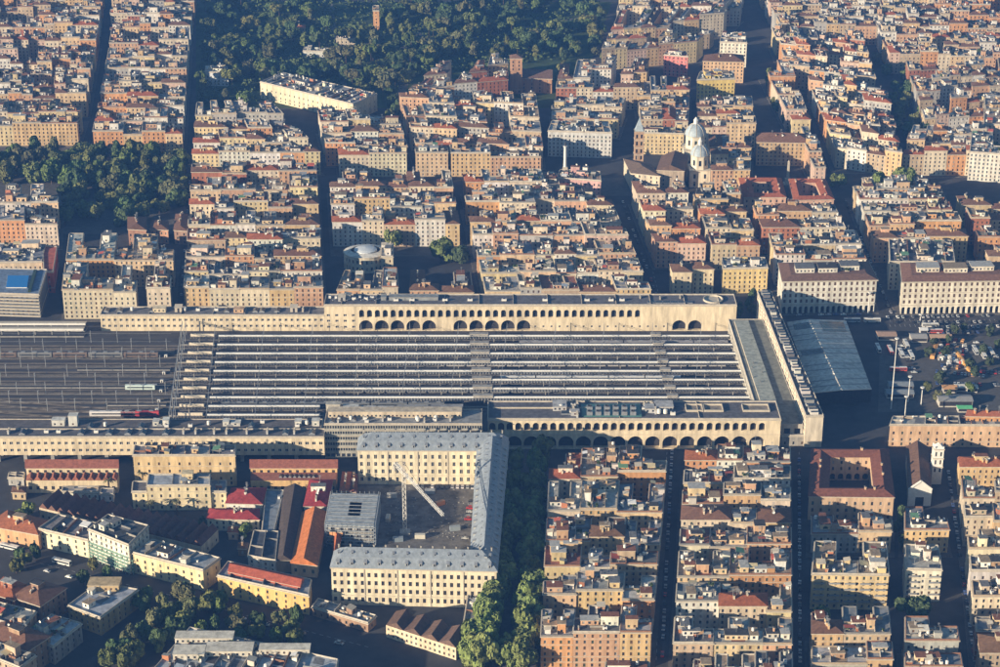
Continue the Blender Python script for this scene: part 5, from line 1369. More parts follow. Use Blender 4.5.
# ================================================================== RIGHT OF THE STATION
hb(15.5, (890, 425), (1030, 425.5), (1024, 416.5), (893, 417), 'peach', 'pale terraces', 'long peach palace with grey roof between the square and the white church', name='palace', cat='palace', wcol=(.62, .42, .27), rcol=(.42, .41, .38), wins_on=True, fdepth=90, pents=0, dens=.5, storey=4.6, pitch=5.4)
hb(19, (966, 416), (1030, 417), (1024, 411), (968, 410), 'orange', 'red tiled roof', 'raised orange-roofed pavilion behind the long peach palace', rcol=(.38, .13, .07), fdepth=60)
def ring_building(h, NL, NR, FR, FL, th, wcol, rcol, label, name='courtyard_palace', cat='palace', floors=(1.4, 5.6, 10.2), inner_arcade=True):
    q = quad(h, NL, NR, FR, FL); inn = offset_poly(q, -th)
    t = thing(name, (*lerp(q[0], q[2], .5), 0), label, cat)
    mb = MB(); wins = []
    for i in range(4): facade(mb, q[i], q[(i+1) % 4], 0, h, floors=list(floors), ww=1.4, wh=2.3, pitch=4.6, wins=wins if i == 0 else None)
    ring(mb, offset_poly(q, .5), q, h - .6, h - .1, TRIM)
    for i in range(4):
        a, b = inn[(i+1) % 4], inn[i]
        L = hypot(b[0]-a[0], b[1]-a[1])
        if inner_arcade and L > 14: arcade(mb, a, b, 0, 5.5, int(L/5), 3.4, .1, 3.0, rec=1.5); facade(mb, a, b, 5.5, h, floors=[7, 11.2] if h > 14 else [7], ww=1.3, wh=2.2)
        else: facade(mb, a, b, 0, h, floors=list(floors), ww=1.3, wh=2.2)
    mb.build('wall', t, wcol)
    mid = offset_poly(q, -th/2); o, i_ = offset_poly(q, .6), offset_poly(inn, -.6); mb = MB()
    for i in range(4):
        j = (i+1) % 4; rz = h + th*.22
        mb.face([(*o[i], h), (*o[j], h), (*mid[j], rz), (*mid[i], rz)], TILE); mb.face([(*i_[j], h), (*i_[i], h), (*mid[i], rz), (*mid[j], rz)], TILE)
    mb.build('roof', t, rcol); place_windows(t, wins)
    for k in range(8):
        i = k % 4; p = lerp(mid[i], mid[(i+1) % 4], random.uniform(.1, .9)); inst(FIT['chimney'], 'chimney', t, (*p, h + th*.12), 0, (1.2,)*3, jit(wcol))
    return t
ring_building(16, (809, 496), (894, 497), (888, 449), (812, 449), 11, (.56, .40, .27), (.20, .08, .055), 'courtyard palace with dark red tiled roofs and an inner arcade')
ring_building(15, (744, 197), (786, 197), (781, 178), (739, 178), 9, (.58, .38, .28), (.34, .11, .06), 'red-roofed courtyard block on the left of a pair behind the white palaces', name='courtyard_block', cat='apartment building', inner_arcade=False)
ring_building(15, (794, 200), (834, 199), (825, 179), (789, 179), 9, (.58, .38, .28), (.34, .11, .06), 'red-roofed courtyard block on the right of a pair, close to the obelisk', name='courtyard_block', cat='apartment building', inner_arcade=False)
# white-fronted church
t = thing('parish_church', (*P(918, 485), 0), 'church with a white gabled front and a brown roof beside a white bell tower', 'church')
q = quad(11, (909, 489), (931, 489), (927, 447), (907, 447)); mb = MB()
for i in range(4): facade(mb, q[i], q[(i+1) % 4], 0, 11, floors=[6], ww=1.6, wh=2.6, pitch=6, cols=0 if i == 0 else None)
mb.build('wall', t, (.6, .52, .42)); mb = MB(); hip_roof(mb, [q[1], q[2], q[3], q[0]], 11.05, 4.6, TILE, hip=False); mb.build('roof', t, (.15, .09, .065))
a, b = lerp(q[0], q[1], -.03), lerp(q[0], q[1], 1.03); mb = MB(); yy = a[1] - 1.1
mb.face([(a[0], yy, 0), (b[0], yy, 0), (b[0], yy, 11.4), ((a[0]+b[0])/2, yy, 17), (a[0], yy, 11.4)], WHITE)
for p, r in (((a[0], 11.4), ((a[0]+b[0])/2, 17)), (((a[0]+b[0])/2, 17), (b[0], 11.4))): mb.beam((p[0], yy, p[1]), (r[0], yy, r[1]), .9, WHITE)
mb.face([(a[0], yy, 0), (a[0], yy+1, 0), (a[0], yy+1, 11.4), (a[0], yy, 11.4)], WHITE); mb.face([(b[0], yy, 0), (b[0], yy, 11.4), (b[0], yy+1, 11.4), (b[0], yy+1, 0)], WHITE)
mb.box((a[0]+b[0])/2, yy - .04, 5, .1, 0, 6, DARK); mb.lathe((a[0]+b[0])/2, yy, [(0.1, 6)], DARK); mb.build('front', t)
x, y = P(935, 482); zt_ = HT(935, 482, 447); mb = MB(); tq = [(x-3, y-3), (x+3, y-3), (x+3, y+3), (x-3, y+3)]
for i in range(4): facade(mb, tq[i], tq[(i+1) % 4], 0, zt_, floors=[zt_-16, zt_-10.5, zt_-5], cols=2, ww=1.2, wh=3, rec=.7, mat=WHITE)
for k in (0, 6.2, 12): ring(mb, offset_poly(tq, .4), tq, zt_-k-.5, zt_-k, TRIM)
for sx in (-1, 1):
    for sy in (-1, 1): mb.box(x+sx*2.6, y+sy*2.6, .7, .7, zt_, zt_+1.6, WHITE)
for i in range(4): mb.face([(*tq[i], zt_), (*tq[(i+1) % 4], zt_), (x, y, zt_+3.2)], WHITE)
tw = mb.build('bell_tower', t)
# big yellow balconied block
t = hb(22, (812, 574), (889, 575), (886, 543), (815, 542), 'yellow', 'tan terraces', 'large golden apartment block with rows of balconies below the courtyard palace', wcol=(.64, .50, .28), wins_on=True, shape='U', fdepth=14, pents=3, dens=1.2)
a, b = P(812, 574, 22), P(889, 575, 22); bal = MB(); bal.box(0, 0, 6, 1.3, 0, .22, TRIM); bal.box(0, -.6, 6, .08, .22, 1.15, METAL); balm = mesh_only(bal, 'balcony')
for z in (5.2, 8.9, 12.6, 16.3):
    for k in range(5): p = lerp(a, b, .1 + k*.2); inst(balm, 'balcony', t, (p[0], p[1] - .66, z), 0)
t = hb(20, (906, 569), (942, 570), (938, 546), (905, 545), 'white', 'pale terraces', 'white balconied block with curved balconies beside the umbrella pine', wcol=(.70, .66, .55), wins_on=True, fdepth=60, pents=2)
a, b = P(906, 569, 20), P(942, 570, 20)
for z in (4.5, 8.2, 11.9, 15.6):
    for k in (.2, .8): p = lerp(a, b, k); inst(balm, 'balcony', t, (p[0], p[1] - .66, z), 0)

# ================================================================== BLOCKS, near to far
block('avenue tree block', (551, 447), (668, 447), (651, 634), (541, 634), [476, 511, 540, 567, 600, 634], wins_rows=(0, 2, 4), walls={(0, 0): 'orange', (0, 1): 'salmon', (0, 2): 'ochre', (4, 0): 'cream', (4, 1): 'ochre', (4, 2): 'peach'}, tiledp=.12, gap=8, hv=1.5, dens=1.2)
block('block right of dark street', (686, 447), (790, 447), (792, 682), (671, 682), [462, 481, 501, 522, 545, 578, 612, 646, 682], wins_rows=(0, 1, 3, 4, 5, 7), tiledp=.12, gap=8, hv=2, dens=1.2)
block('block beside avenue bottom', (606, 664), (649, 664), (647, 715), (600, 715), [684, 712], tiledp=.2, hv=1)
block('below golden block', (812, 610), (888, 612), (895, 690), (812, 690), [637, 664, 690], wins_rows=(1, 2), tiledp=.2, hv=3)
block('above golden block', (812, 512), (892, 512), (892, 532), (812, 532), [530], wins_rows=(), tiledp=.3, z=15)
block('below umbrella pine', (905, 622), (955, 622), (966, 690), (905, 690), [646, 668, 690], tiledp=.2, hv=3)
block('small church block', (905, 508), (944, 510), (950, 532), (905, 532), [530], tiledp=.3, z=15)
block('right edge block', (959, 450), (1040, 450), (1060, 692), (984, 692), [470, 496, 522, 548, 570, 598, 628, 660, 692], wins_rows=(0, 2, 4, 5, 7), tiledp=.25, hv=3)
block('street left block', (69.5, 233), (175, 234), (170, 291), (62, 291), [259, 290], wins_rows=(0, 1), cols={0: [(0, .47), (.47, .68), (.78, 1)], 1: [(0, .45), (.45, 1)]}, walls={(0, 0): 'cream', (0, 1): 'cream', (0, 2): 'cream', (1, 0): 'orange', (1, 1): 'peach'}, roofs={(0, 0): 'grey terraces', (1, 0): 'pale terraces', (1, 1): 'tan terraces'}, z=23, fd=22)
block('long left block', (192, 162), (316, 162), (323, 289), (184, 289), [174, 190, 207, 224, 241, 257, 273, 289], wins_rows=(0, 1, 2, 4), walls={(0, 0): 'ochre', (6, 0): 'peach'}, tiledp=.15, hv=1.5)
block('rotunda block', (345, 271), (397, 271), (398, 290), (337, 290), [290], wins_rows=(0,), walls={(0, 0): 'salmon', (0, 1): 'peach'}, tiledp=.2, z=19)
block('courtyard tree block', (411, 266), (470, 266), (473.5, 290), (410, 290), [290], wins_rows=(0,), walls={(0, 0): 'salmon', (0, 1): 'ochre'}, tiledp=.4, z=19)
block('block above rotunda', (329, 171), (450, 171), (461, 230), (333, 230), [188, 205, 222], wins_rows=(0, 2), walls={(0, 0): 'white', (0, 1): 'cream', (0, 2): 'tan'}, roofs={(0, 0): 'red tiled roof', (2, 0): 'brown tiled roof', (2, 1): 'brown tiled roof', (2, 2): 'brown tiled roof'}, tiledp=.35)
block('block of four lanes', (463, 187), (606, 187), (651, 290), (486, 290), [204, 221, 238, 255, 272, 290], wins_rows=(0, 1, 2, 4), tiledp=.12, hv=1.5)
block('square corner block', (463, 172), (556, 172), (560, 184), (466, 184), [184], tiledp=.3)
hb(20, (557, 178), (601, 181), (600, 172), (560, 170), 'pink', 'tan terraces', 'pink angular building at the corner of the column square', wcol=(.58, .36, .34), wins_on=True, fdepth=60)
block('brown roof block', (632, 182), (684, 182), (706, 243), (656, 243), [196, 212, 228, 243], wins_rows=(0,), tiledp=.65, roofs={(0, 0): 'brown tiled roof', (0, 1): 'red tiled roof', (3, 0): 'brown tiled roof', (3, 1): 'brown tiled roof'}, hv=1.5, walls={(0, 0): 'salmon', (0, 1): 'pink'})
hb(21, (673, 272), (692, 272), (690, 264), (670, 264), 'cream', 'brown tiled roof', 'cream hip-roofed block, left of a close pair beside the end of the station wing', wcol=(.62, .52, .36), wins_on=True, fdepth=60)
hb(21, (693, 269), (714, 269), (712, 262), (691, 262), 'cream', 'brown tiled roof', 'cream hip-roofed block, right of a close pair beside the end of the station wing', wcol=(.64, .54, .36), wins_on=True, fdepth=60)
block('twin roof block', (690, 183), (736, 183), (760, 245), (712, 245), [198, 214, 229, 245], wins_rows=(0, 1), tiledp=.6, hv=1.5)
hb(20, (723, 269), (768, 268), (765, 258), (722, 258), 'yellow', 'grey terraces', 'bright yellow block just behind the head of the station wing', wcol=(.68, .52, .24), wins_on=True, fdepth=60, pents=2)
block('obelisk street block', (753, 207), (834, 207), (846, 230), (763, 230), [217, 229], tiledp=.25, walls={(0, 0): 'brick red', (1, 0): 'orange'})
block('back of shaded palace', (769, 234), (856, 233), (866, 256), (776, 258), [246, 257], tiledp=0, wins_rows=(0,), walls={(0, 0): 'white', (0, 1): 'grey', (0, 2): 'white'}, roofs={(0, 0): 'dark terraces', (0, 1): 'pale terraces'}, pave=False, z=23)
block('long white row block', (850, 176), (938, 178), (952, 212), (864, 212), [190, 201, 212], tiledp=.1, wins_rows=(1,), walls={(1, 0): 'white', (1, 1): 'white', (1, 2): 'cream'})
block('back of sunlit palace', (865, 216), (957, 216), (968, 238), (874, 238), [227, 238], tiledp=.2, pave=False)
block('far right avenue block', (957, 194), (1030, 194), (1075, 262), (992, 262), [207, 221, 238, 256], tiledp=.3)
block('block by tree square', (-30, 187), (59, 189), (57, 224), (-30, 224), [205, 223], wins_rows=(0, 1), walls={(0, 0): 'peach', (0, 1): 'orange', (0, 2): 'cream', (0, 3): 'cream'}, tiledp=0)
hb(14, (128, 229), (146, 230), (146, 217), (128, 217), 'brown', 'brown tiled roof', 'dark brown church-like building with a small turret below the tree square', wcol=(.35, .2, .14), fdepth=60)
hb(12, (150, 229), (168, 230), (168, 221), (152, 220), 'salmon', 'brown tiled roof', 'low salmon building with a terracotta wall beside the brown church', wcol=(.5, .28, .18), fdepth=60)
hb(12, (174, 230), (187, 231), (187, 214), (176, 214), 'brown', 'brown tiled roof', 'narrow steep brown roof right of the brown church', wcol=(.3, .2, .15), fdepth=60)
block('park street block', (197, 104), (272, 104), (320, 152), (192, 152), [117, 129, 141, 152], wins_rows=(0,), tiledp=.25)
block('museum corner block', (318, 113), (398, 113), (408, 146), (326, 144), [124, 134, 144], tiledp=.3)
block('cream and salmon row', (338, 147), (540, 149), (541, 155), (339, 155), [155], cols={0: [(0, .15), (.15, .335), (.38, .54), (.555, .75), (.75, 1)]}, walls={(0, 0): 'cream', (0, 1): 'cream', (0, 2): 'peach', (0, 3): 'salmon', (0, 4): 'salmon'}, wins_rows=(0,), z=20)
block('block above salmon row', (397, 92), (536, 94), (543, 146), (416, 146), [105, 119, 132, 145], tiledp=.3, slope=3)
block('tree square front', (-40, 101), (84, 101), (77, 124), (-40, 124), [113, 124], wins_rows=(0, 1), walls={(0, 0): 'peach', (0, 1): 'peach', (0, 2): 'salmon', (0, 3): 'peach', (0, 4): 'peach'}, tiledp=0)
block('block between avenues', (112, 30), (189, 30), (182, 133), (93, 133), [44, 57, 70, 83, 96, 109, 121, 133], wins_rows=(0,), walls={(0, 0): 'orange', (0, 1): 'ochre', (0, 2): 'orange', (0, 3): 'ochre'}, tiledp=.25)
block('brick church block', (440, 60), (508, 58), (508, 86), (408, 86), [73, 85], tiledp=.5, slope=-4)
block('block beside basilica square', (552, 96), (625, 98), (618, 117), (552, 117), [107, 117], tiledp=.3)
block('block behind yellow palace', (636, 78), (690, 80), (688, 122), (641, 122), [92, 107, 121], tiledp=.4, colw=(10, 22), hv=3.5)
block('block right of domes', (697, 96), (752, 98), (756, 126), (699, 126), [106, 116, 126], tiledp=.3, colw=(10, 22), hv=3.5)
block('block between dome and avenue', (709, 134), (752, 135), (750, 172), (712, 172), [147, 159, 171], tiledp=.4, colw=(10, 22), hv=3.5)
block('long avenue edge', (762, 60), (790, 60), (826, 164), (815, 164), [76, 92, 108, 124, 140, 152, 164], tiledp=.2, colw=(10, 22), hv=3.5)
block('middle right quarter', (806, 78), (886, 78), (902, 150), (836, 150), [90, 102, 114, 126, 138, 150], tiledp=.35, slope=5, colw=(10, 22), hv=3.5)
block('trees quarter', (914, 122), (985, 122), (992, 152), (902, 156), [132, 142, 153], tiledp=.3, colw=(10, 22), hv=3.5)
block('upper left quarter', (-60, 30), (98, 30), (86, 96), (-50, 96), [42, 53, 64, 75, 86, 96], tiledp=.25, colw=(10, 22), hv=3.5)
block('top centre quarter', (614, 18), (742, 4), (700, 44), (598, 56), [27, 37, 47], tiledp=.45, gap=14, slope=-4, colw=(10, 22), hv=3.5)
block('red roof ridge', (560, 66), (656, 60), (640, 88), (556, 90), [78, 89], tiledp=.5, gap=14, colw=(10, 22), hv=3.5)
block('upper right quarter', (772, 30), (862, 30), (876, 72), (790, 72), [41, 51, 62, 72], tiledp=.3, slope=4, colw=(10, 22), hv=3.5)
block('right hillside', (906, 58), (1060, 58), (1060, 112), (925, 112), [68, 78, 89, 100, 112], tiledp=.4, slope=-5, colw=(10, 22), hv=3.5)
hb(22, (984, 124), (1040, 128), (1050, 96), (985, 98), 'peach', 'tan terraces', 'large peach courtyard building at the upper right edge', wcol=(.6, .45, .32), fdepth=20, shape='U')
hb(26, (970, 152), (1050, 158), (1040, 133), (972, 132), 'white', 'grey terraces', 'large white institutional block at the right edge above the avenue', wcol=(.62, .6, .54), fdepth=20, shape='U', wins_on=True)
# beyond counting
for args in (((112, -14), (196, -14), (190, 26), (110, 26), [-8, 2, 10, 18, 26]), ((-80, -14), (104, -14), (98, 26), (-70, 26), [-8, 2, 10, 18, 26]), ((760, -14), (1080, -14), (1080, 26), (780, 26), [-8, 0, 8, 17, 26]),
             ((878, 28), (1080, 28), (1080, 54), (890, 54), [36, 45, 54]), ((622, -14), (745, -16), (742, 0), (616, 12), [-8, 0, 8])):
    NB[0] += 1000; block('far', *args, gap=9, colw=(10, 24), tiledp=.35, hv=4, pave=False); NB[0] -= 1000
print('BUILDINGS', NB[0])

# ================================================================== TREES
def crown_mesh(seed, n=1500, kind='round'):
    n = int(n*1.5)
    r = random.Random(seed); mb = MB(); lobes = []
    if kind == 'round':
        for k in range(11): a = r.uniform(0, 2*pi); d = r.uniform(.1, .62); lobes.append((d*cos(a), d*sin(a), r.uniform(.3, .86)-.15*d, r.uniform(.28, .44)))
    elif kind == 'pine':
        for k in range(10): a = r.uniform(0, 2*pi); d = r.uniform(.0, .72); lobes.append((d*cos(a), d*sin(a), .86 + r.uniform(-.04, .06), r.uniform(.22, .34)))
    elif kind == 'cypress':
        for k in range(9): lobes.append((r.uniform(-.05, .05), r.uniform(-.05, .05), .12 + k*.1, .16*(1 - abs(k-3)/9)))
    elif kind == 'tall':
        for k in range(14): a = r.uniform(0, 2*pi); z = r.uniform(.25, .95); d = r.uniform(0, .4)*(1.15-z*.8); lobes.append((d*cos(a), d*sin(a), z, r.uniform(.18, .3)))
    for k in range(n):
        l = r.choice(lobes); t = r.uniform(-1, 1); a = r.uniform(0, 2*pi); q = math.sqrt(1-t*t); rr = l[3]*(r.random()**.25)
        fl = .45 if kind == 'pine' else .62
        x, y, z = l[0]+rr*q*cos(a), l[1]+rr*q*sin(a), l[2]+rr*t*fl
        s = r.uniform(.06, .12)*(.8 if kind in ('cypress',) else 1)
        nx, ny, nz = q*cos(a)+r.uniform(-.7, .7), q*sin(a)+r.uniform(-.7, .7), t+r.uniform(-.5, .9)
        L = math.sqrt(nx*nx+ny*ny+nz*nz) or 1; nx, ny, nz = nx/L, ny/L, nz/L
        ux, uy, uz = -ny, nx, 0.0; l2 = hypot(ux, uy) or 1; ux, uy = ux/l2, uy/l2
        vx, vy, vz = -nz*uy, nz*ux, nx*uy-ny*ux
        pts = []
        for c, d in ((-1, -.6), (1, -.8), (.8, .7), (-.6, 1)):
            pts.append((x+s*(c*ux+d*vx), y+s*(c*uy+d*vy), z+s*(d*vz)*.8))
        i0 = len(mb.v); mb.v += pts; mb.f.append([i0, i0+1, i0+2, i0+3]); mb.m.append(mb.mi(LEAF))
    return mesh_only(mb, 'crown')
def trunk_mesh(kind):
    mb = MB(); top = .82 if kind == 'pine' else .5
    mb.lathe(0, 0, [(.045, 0), (.032, .2), (.025, top)], TRUNK, 7, cap=False)
    r = random.Random(5)
    for k in range(5):
        a = 2*pi*k/5 + .3; mb.beam((0, 0, top*.75), (.38*cos(a), .38*sin(a), top + .14), .03, TRUNK)
    return mesh_only(mb, 'trunk')
CROWN = {'round': [crown_mesh(i, 1900) for i in range(6)], 'pine': [crown_mesh(20+i, 1000, 'pine') for i in range(3)], 'cypress': [crown_mesh(30, 900, 'cypress')], 'tall': [crown_mesh(40+i, 1500, 'tall') for i in range(3)]}
TRK = {k: trunk_mesh(k) for k in ('round', 'pine', 'cypress', 'tall')}
NT = [0]
def tree(x, y, r, h, kind, col, label, group=None):
    NT[0] += 1
    nm = {'round': 'broadleaf_tree', 'pine': 'umbrella_pine', 'cypress': 'cypress_tree', 'tall': 'broadleaf_tree'}[kind]
    t = thing(nm, (x, y, 0), label, 'tree', group)
    rz = random.uniform(0, 6.28)
    k = 1.0 if kind != 'cypress' else 1
    inst(random.choice(CROWN[kind]), 'crown', t, (x, y, 0), rz, (r, r, h), jit(col, .25))
    inst(TRK[kind], 'trunk', t, (x, y, 0), rz, (r, r, h))
GREEN = [(.09, .125, .035), (.11, .13, .045), (.075, .115, .045), (.13, .135, .045), (.06, .095, .04), (.12, .125, .06)]
CLEAR = [(345, 30, 24), (300, 62, 16), (420, 30, 16), (500, 46, 18), (378, 10, 20), (550, 22, 22), (450, 8, 16), (235, 40, 14), (330, 5, 26)]
def scatter(q, n, rr, hh, label, group, kinds=('round',), cols=None, mind=.9, seed=1):
    r = random.Random(seed); pts = []; q = [P(*p) for p in q]
    tries = 0
    while len(pts) < n and tries < n*40:
        tries += 1
        p = lerp(lerp(q[0], q[1], r.random()), lerp(q[3], q[2], r.random()), .5)
        u, v = r.random(), r.random(); p = lerp(lerp(q[0], q[1], u), lerp(q[3], q[2], u), v)
        rad = r.uniform(*rr)
        if any(hypot(p[0]-o[0], p[1]-o[1]) < (rad+o[2])*mind for o in pts): continue
        if group == 'trees of the large park' and any(hypot((p[0]-P(*c[:2])[0])/1.6, (p[1]-P(*c[:2])[1])/2.2) < c[2] for c in CLEAR): continue
        pts.append((*p, rad))
    for x, y, rad in pts:
        k = r.choice(kinds)
        if True:
            ci = r.randrange(6); lb_ = '%s %s %s %s' % ('large' if rad > (rr[0]+rr[1])/2 else 'smaller', ['green', 'olive', 'bluish green', 'yellowish green', 'dark green', 'greyish green'][ci], {'round': 'rounded tree', 'pine': 'flat-topped umbrella pine', 'tall': 'tall tree', 'cypress': 'cypress'}[k], label)
            tree(x, y, rad, r.uniform(*hh)*(1.25 if k == 'pine' else 1), k, cols[ci % len(cols)] if cols else GREEN[ci], lb_, group); continue
        tree(x, y, rad, r.uniform(*hh)*(1.25 if k == 'pine' else 1), k, r.choice(cols or GREEN), label[k] if isinstance(label, dict) else label, group)
scatter([(200, 108), (262, 108), (262, 8), (205, 8)], 34, (8, 13), (13, 19), 'in the park left of the museum-like palace', 'trees of the large park', ('round', 'round', 'pine', 'tall'), seed=2, mind=.62)
scatter([(262, 92), (385, 99), (420, 50), (262, 50)], 44, (8, 13), (13, 20), 'in the park just behind the museum-like palace', 'trees of the large park', ('round', 'round', 'pine', 'tall'), seed=3, mind=.62)
scatter([(262, 50), (420, 50), (420, 4), (262, 4)], 36, (9, 14), (14, 21), 'in the far left half of the park', 'trees of the large park', ('round', 'round', 'pine', 'tall'), seed=33, mind=.62)
scatter([(380, 104), (402, 96), (442, 58), (420, 50)], 12, (8, 12), (13, 17), 'at the narrow corner of the park', 'trees of the large park', ('round', 'pine'), seed=4, mind=.62)
scatter([(420, 60), (548, 58), (572, 30), (420, 30)], 36, (8, 13), (13, 20), 'in the park behind the brick church', 'trees of the large park', ('round', 'round', 'pine', 'tall'), seed=5, mind=.62)
scatter([(420, 30), (572, 30), (590, 0), (420, 0)], 28, (9, 14), (14, 21), 'in the far right half of the park', 'trees of the large park', ('round', 'round', 'pine', 'tall'), seed=35, mind=.62)
ug = MB(); r = random.Random(9)
def bushes(mb, q, n, smin, smax, hmax):
    q = [P(*p) for p in q]
    for k in range(n):
        u, v = r.random(), r.random(); x, y = lerp(lerp(q[0], q[1], u), lerp(q[3], q[2], u), v); cs = r.uniform(1, 2.6)
        for j in range(7):
            s_ = r.uniform(smin, smax); a = r.uniform(0, pi); tl = r.uniform(-.6, .6); c_, d_ = cos(a)*s_, sin(a)*s_
            bx_, by_, bz = x + r.gauss(0, cs), y + r.gauss(0, cs), r.uniform(.4, hmax)
            i0 = len(mb.v); mb.v += [(bx_-c_, by_-d_, bz-s_*.6), (bx_+c_, by_+d_, bz-s_*.5), (bx_+c_*.7-d_*tl, by_+d_*.7+c_*tl, bz+s_*.8), (bx_-c_*.8-d_*tl, by_-d_*.8+c_*tl, bz+s_*.6)]
            mb.f.append([i0, i0+1, i0+2, i0+3]); mb.m.append(mb.mi(LEAF))
bushes(ug, [(200, 106), (262, 106), (262, 2), (205, 2)], 300, .8, 1.8, 5); bushes(ug, [(262, 90), (400, 92), (440, 2), (262, 2)], 700, .8, 1.8, 5); bushes(ug, [(400, 80), (555, 60), (590, 2), (420, 2)], 700, .8, 1.8, 5)
o_ = ug.build('undergrowth', None, (.07, .10, .035)); tag(o_, 'dark undergrowth filling the ground between the park trees', 'undergrowth', kind='stuff')
scatter([(378, 128), (402, 128), (398, 106), (385, 106)], 6, (5, 8), (12, 16), 'beside the cream museum-like palace', 'trees by the museum palace', seed=6)
scatter([(-20, 186), (62, 186), (66, 160), (-20, 160)], 16, (11, 15), (17, 23), 'at the left of the tree square', 'trees of the left square', ('round', 'tall'), seed=7, mind=.6)
scatter([(66, 196), (186, 202), (188, 162), (70, 162)], 36, (10, 14), (16, 23), 'in the shaded half of the tree square', 'trees of the left square', ('round', 'round', 'tall'), seed=8, mind=.6)
scatter([(64, 228), (126, 228), (186, 204), (66, 194)], 17, (9, 12), (12, 17), 'in front of the tree square', 'shaded trees of the left square', ('round',), seed=9, mind=.65)
AV = [(.14, .18, .055), (.15, .185, .06), (.12, .165, .055), (.16, .18, .06)]
for side, pts_ in (('left', ((514, 476), (509, 535), (503, 585), (490, 625), (480, 668))), ('right', ((534, 478), (533, 535), (533, 570), (529, 625), (526, 672)))):
    n = 14
    for k in range(n):
        tt = k/(n-1)*4; i_ = min(3, int(tt)); px, py = lerp(pts_[i_], pts_[i_+1], tt - i_)
        x, y = P(px + random.uniform(-1.2, 1.2), py + random.uniform(-2, 2)); tree(x, y, random.uniform(8, 9.5) + .16*k, random.uniform(17, 21), 'round', random.choice(AV), '%s avenue tree from the station, in the %s-hand row' % (NUM[k], side), 'plane trees of the avenue')
for k, (px, py) in enumerate(((474, 652), (470, 668), (484, 648), (508, 664))):
    x, y = P(px, py); tree(x, y, 9.5, 18, 'round', random.choice(AV), 'big leafy tree at the bottom end of the avenue, %s of four' % NUM[k], 'plane trees of the avenue')
x, y = P(541, 462); tree(x, y, 9, 20, 'round', (.15, .16, .05), 'large pale green tree right in front of the arcaded wing', 'plane trees of the avenue')
for px, py, r_, h_, k_, lb in ((441, 262, 12.5, 20, 'round', 'large round tree in the courtyard beside the rotunda block'), (461, 264, 10, 15, 'round', 'smaller dark tree right of the large courtyard tree'), (392, 250, 8, 17, 'round', 'shaded tree right behind the rotunda'),
                              (838, 188, 8, 14, 'round', 'left tree of three rounded trees above the long white row'), (877, 186, 8, 14, 'round', 'middle tree of three rounded trees above the long white row'), (903, 186, 10.5, 19, 'round', 'right and largest tree of three above the long white row'),
                              (911, 632, 13, 20, 'pine', 'dark umbrella pine beside the white balconied block'), (899, 534, 7, 18, 'tall', 'dark conifer between the courtyard palace and the white church'), (902, 548, 4.5, 10, 'round', 'small shaded tree below the dark conifer'), (866, 540, 5, 10, 'round', 'small shaded tree above the golden block'), (820, 628, 6, 13, 'round', 'green tree at the left foot of the golden block'),
                              (246, 536, 5, 9, 'round', 'bright green tree beside the low deep red roof'), (28, 515, 5, 9, 'round', 'bright green tree left of the saw-toothed workshops'), (20, 520, 4, 7, 'round', 'small shaded shrub-like tree left of the workshops'), (154, 526, 3.4, 7, 'round', 'small round tree in front of the palm trees'), (203, 530, 4, 8, 'round', 'dark tree right of the palm trees'), (200, 575, 4, 9, 'round', 'small dark tree behind the long pale yellow building')):
    x, y = P(px, py); tree(x, y, r_, h_, k_, random.choice(AV[:2]) if 'dark' not in lb else (.06, .085, .04), lb)
def palm(px, py, label):
    x, y = P(px, py); t = thing('palm_tree', (x, y, 0), label, 'palm tree'); h = 9
    mb = MB(); mb.lathe(x, y, [(.45, 0), (.3, h*.5), (.35, h)], TRUNK, 8); mb.build('trunk', t)
    mb = MB()
    for k in range(26):
        a = 2*pi*k/26 + random.uniform(-.1, .1); L = random.uniform(3.2, 4.2); up = random.uniform(.2, 1.6)
        p0 = (x, y, h); p1 = (x+L*.5*cos(a), y+L*.5*sin(a), h+up); p2 = (x+L*cos(a), y+L*sin(a), h+up-1.8); w = .35
        s = (-sin(a)*w, cos(a)*w)
        mb.face([p0, (p1[0]+s[0], p1[1]+s[1], p1[2]-.15), p1], LEAF); mb.face([p0, p1, (p1[0]-s[0], p1[1]-s[1], p1[2]-.15)], LEAF)
        mb.face([p1, (p1[0]+s[0], p1[1]+s[1], p1[2]-.15), p2], LEAF); mb.face([p1, p2, (p1[0]-s[0], p1[1]-s[1], p1[2]-.15)], LEAF)
    mb.build('crown', t, (.10, .10, .05))
palm(152, 516, 'left palm tree in front of the cream palace'); palm(177, 515, 'right and larger palm tree in front of the cream palace'); palm(109, 493, 'single palm in front of the saw-toothed hall'); palm(143, 486, 'palm in the gap between ochre palace and cream side wing')
scatter([(104, 672), (140, 672), (210, 612), (184, 604)], 20, (6, 8.5), (11, 15), 'in the belt above the bottom edge building', 'tree belt in the lower left', ('round',), seed=12, mind=.7)
scatter([(200, 640), (300, 650), (310, 628), (222, 606)], 14, (4.5, 7), (9, 13), 'beside the slanting street below the golden building', 'street trees in the lower left', seed=13)
scatter([(0, 575), (120, 600), (140, 580), (10, 555)], 8, (3.5, 5), (8, 11), 'along the upper slanting street', 'street trees in the upper slanting street', seed=14)
scatter([(130, 640), (200, 610), (180, 596), (140, 604)], 6, (4, 6), (9, 12), 'right of the ochre office building', 'trees by the ochre office building', seed=24)
scatter([(892, 142), (930, 142), (912, 92), (888, 96)], 14, (6, 9), (12, 17), 'in the leafy street of the upper right', 'trees of the upper right street', seed=15)
scatter([(940, 162), (1000, 174), (1000, 156), (948, 148)], 8, (6, 9), (12, 17), 'in front of the white institutional block', 'trees by the institutional block', seed=16)
scatter([(930, 385), (1010, 385), (1005, 330), (925, 335)], 16, (3, 4.8), (6, 9), 'on the station square', 'trees on the station square', cols=[(.05, .07, .035)], seed=17)
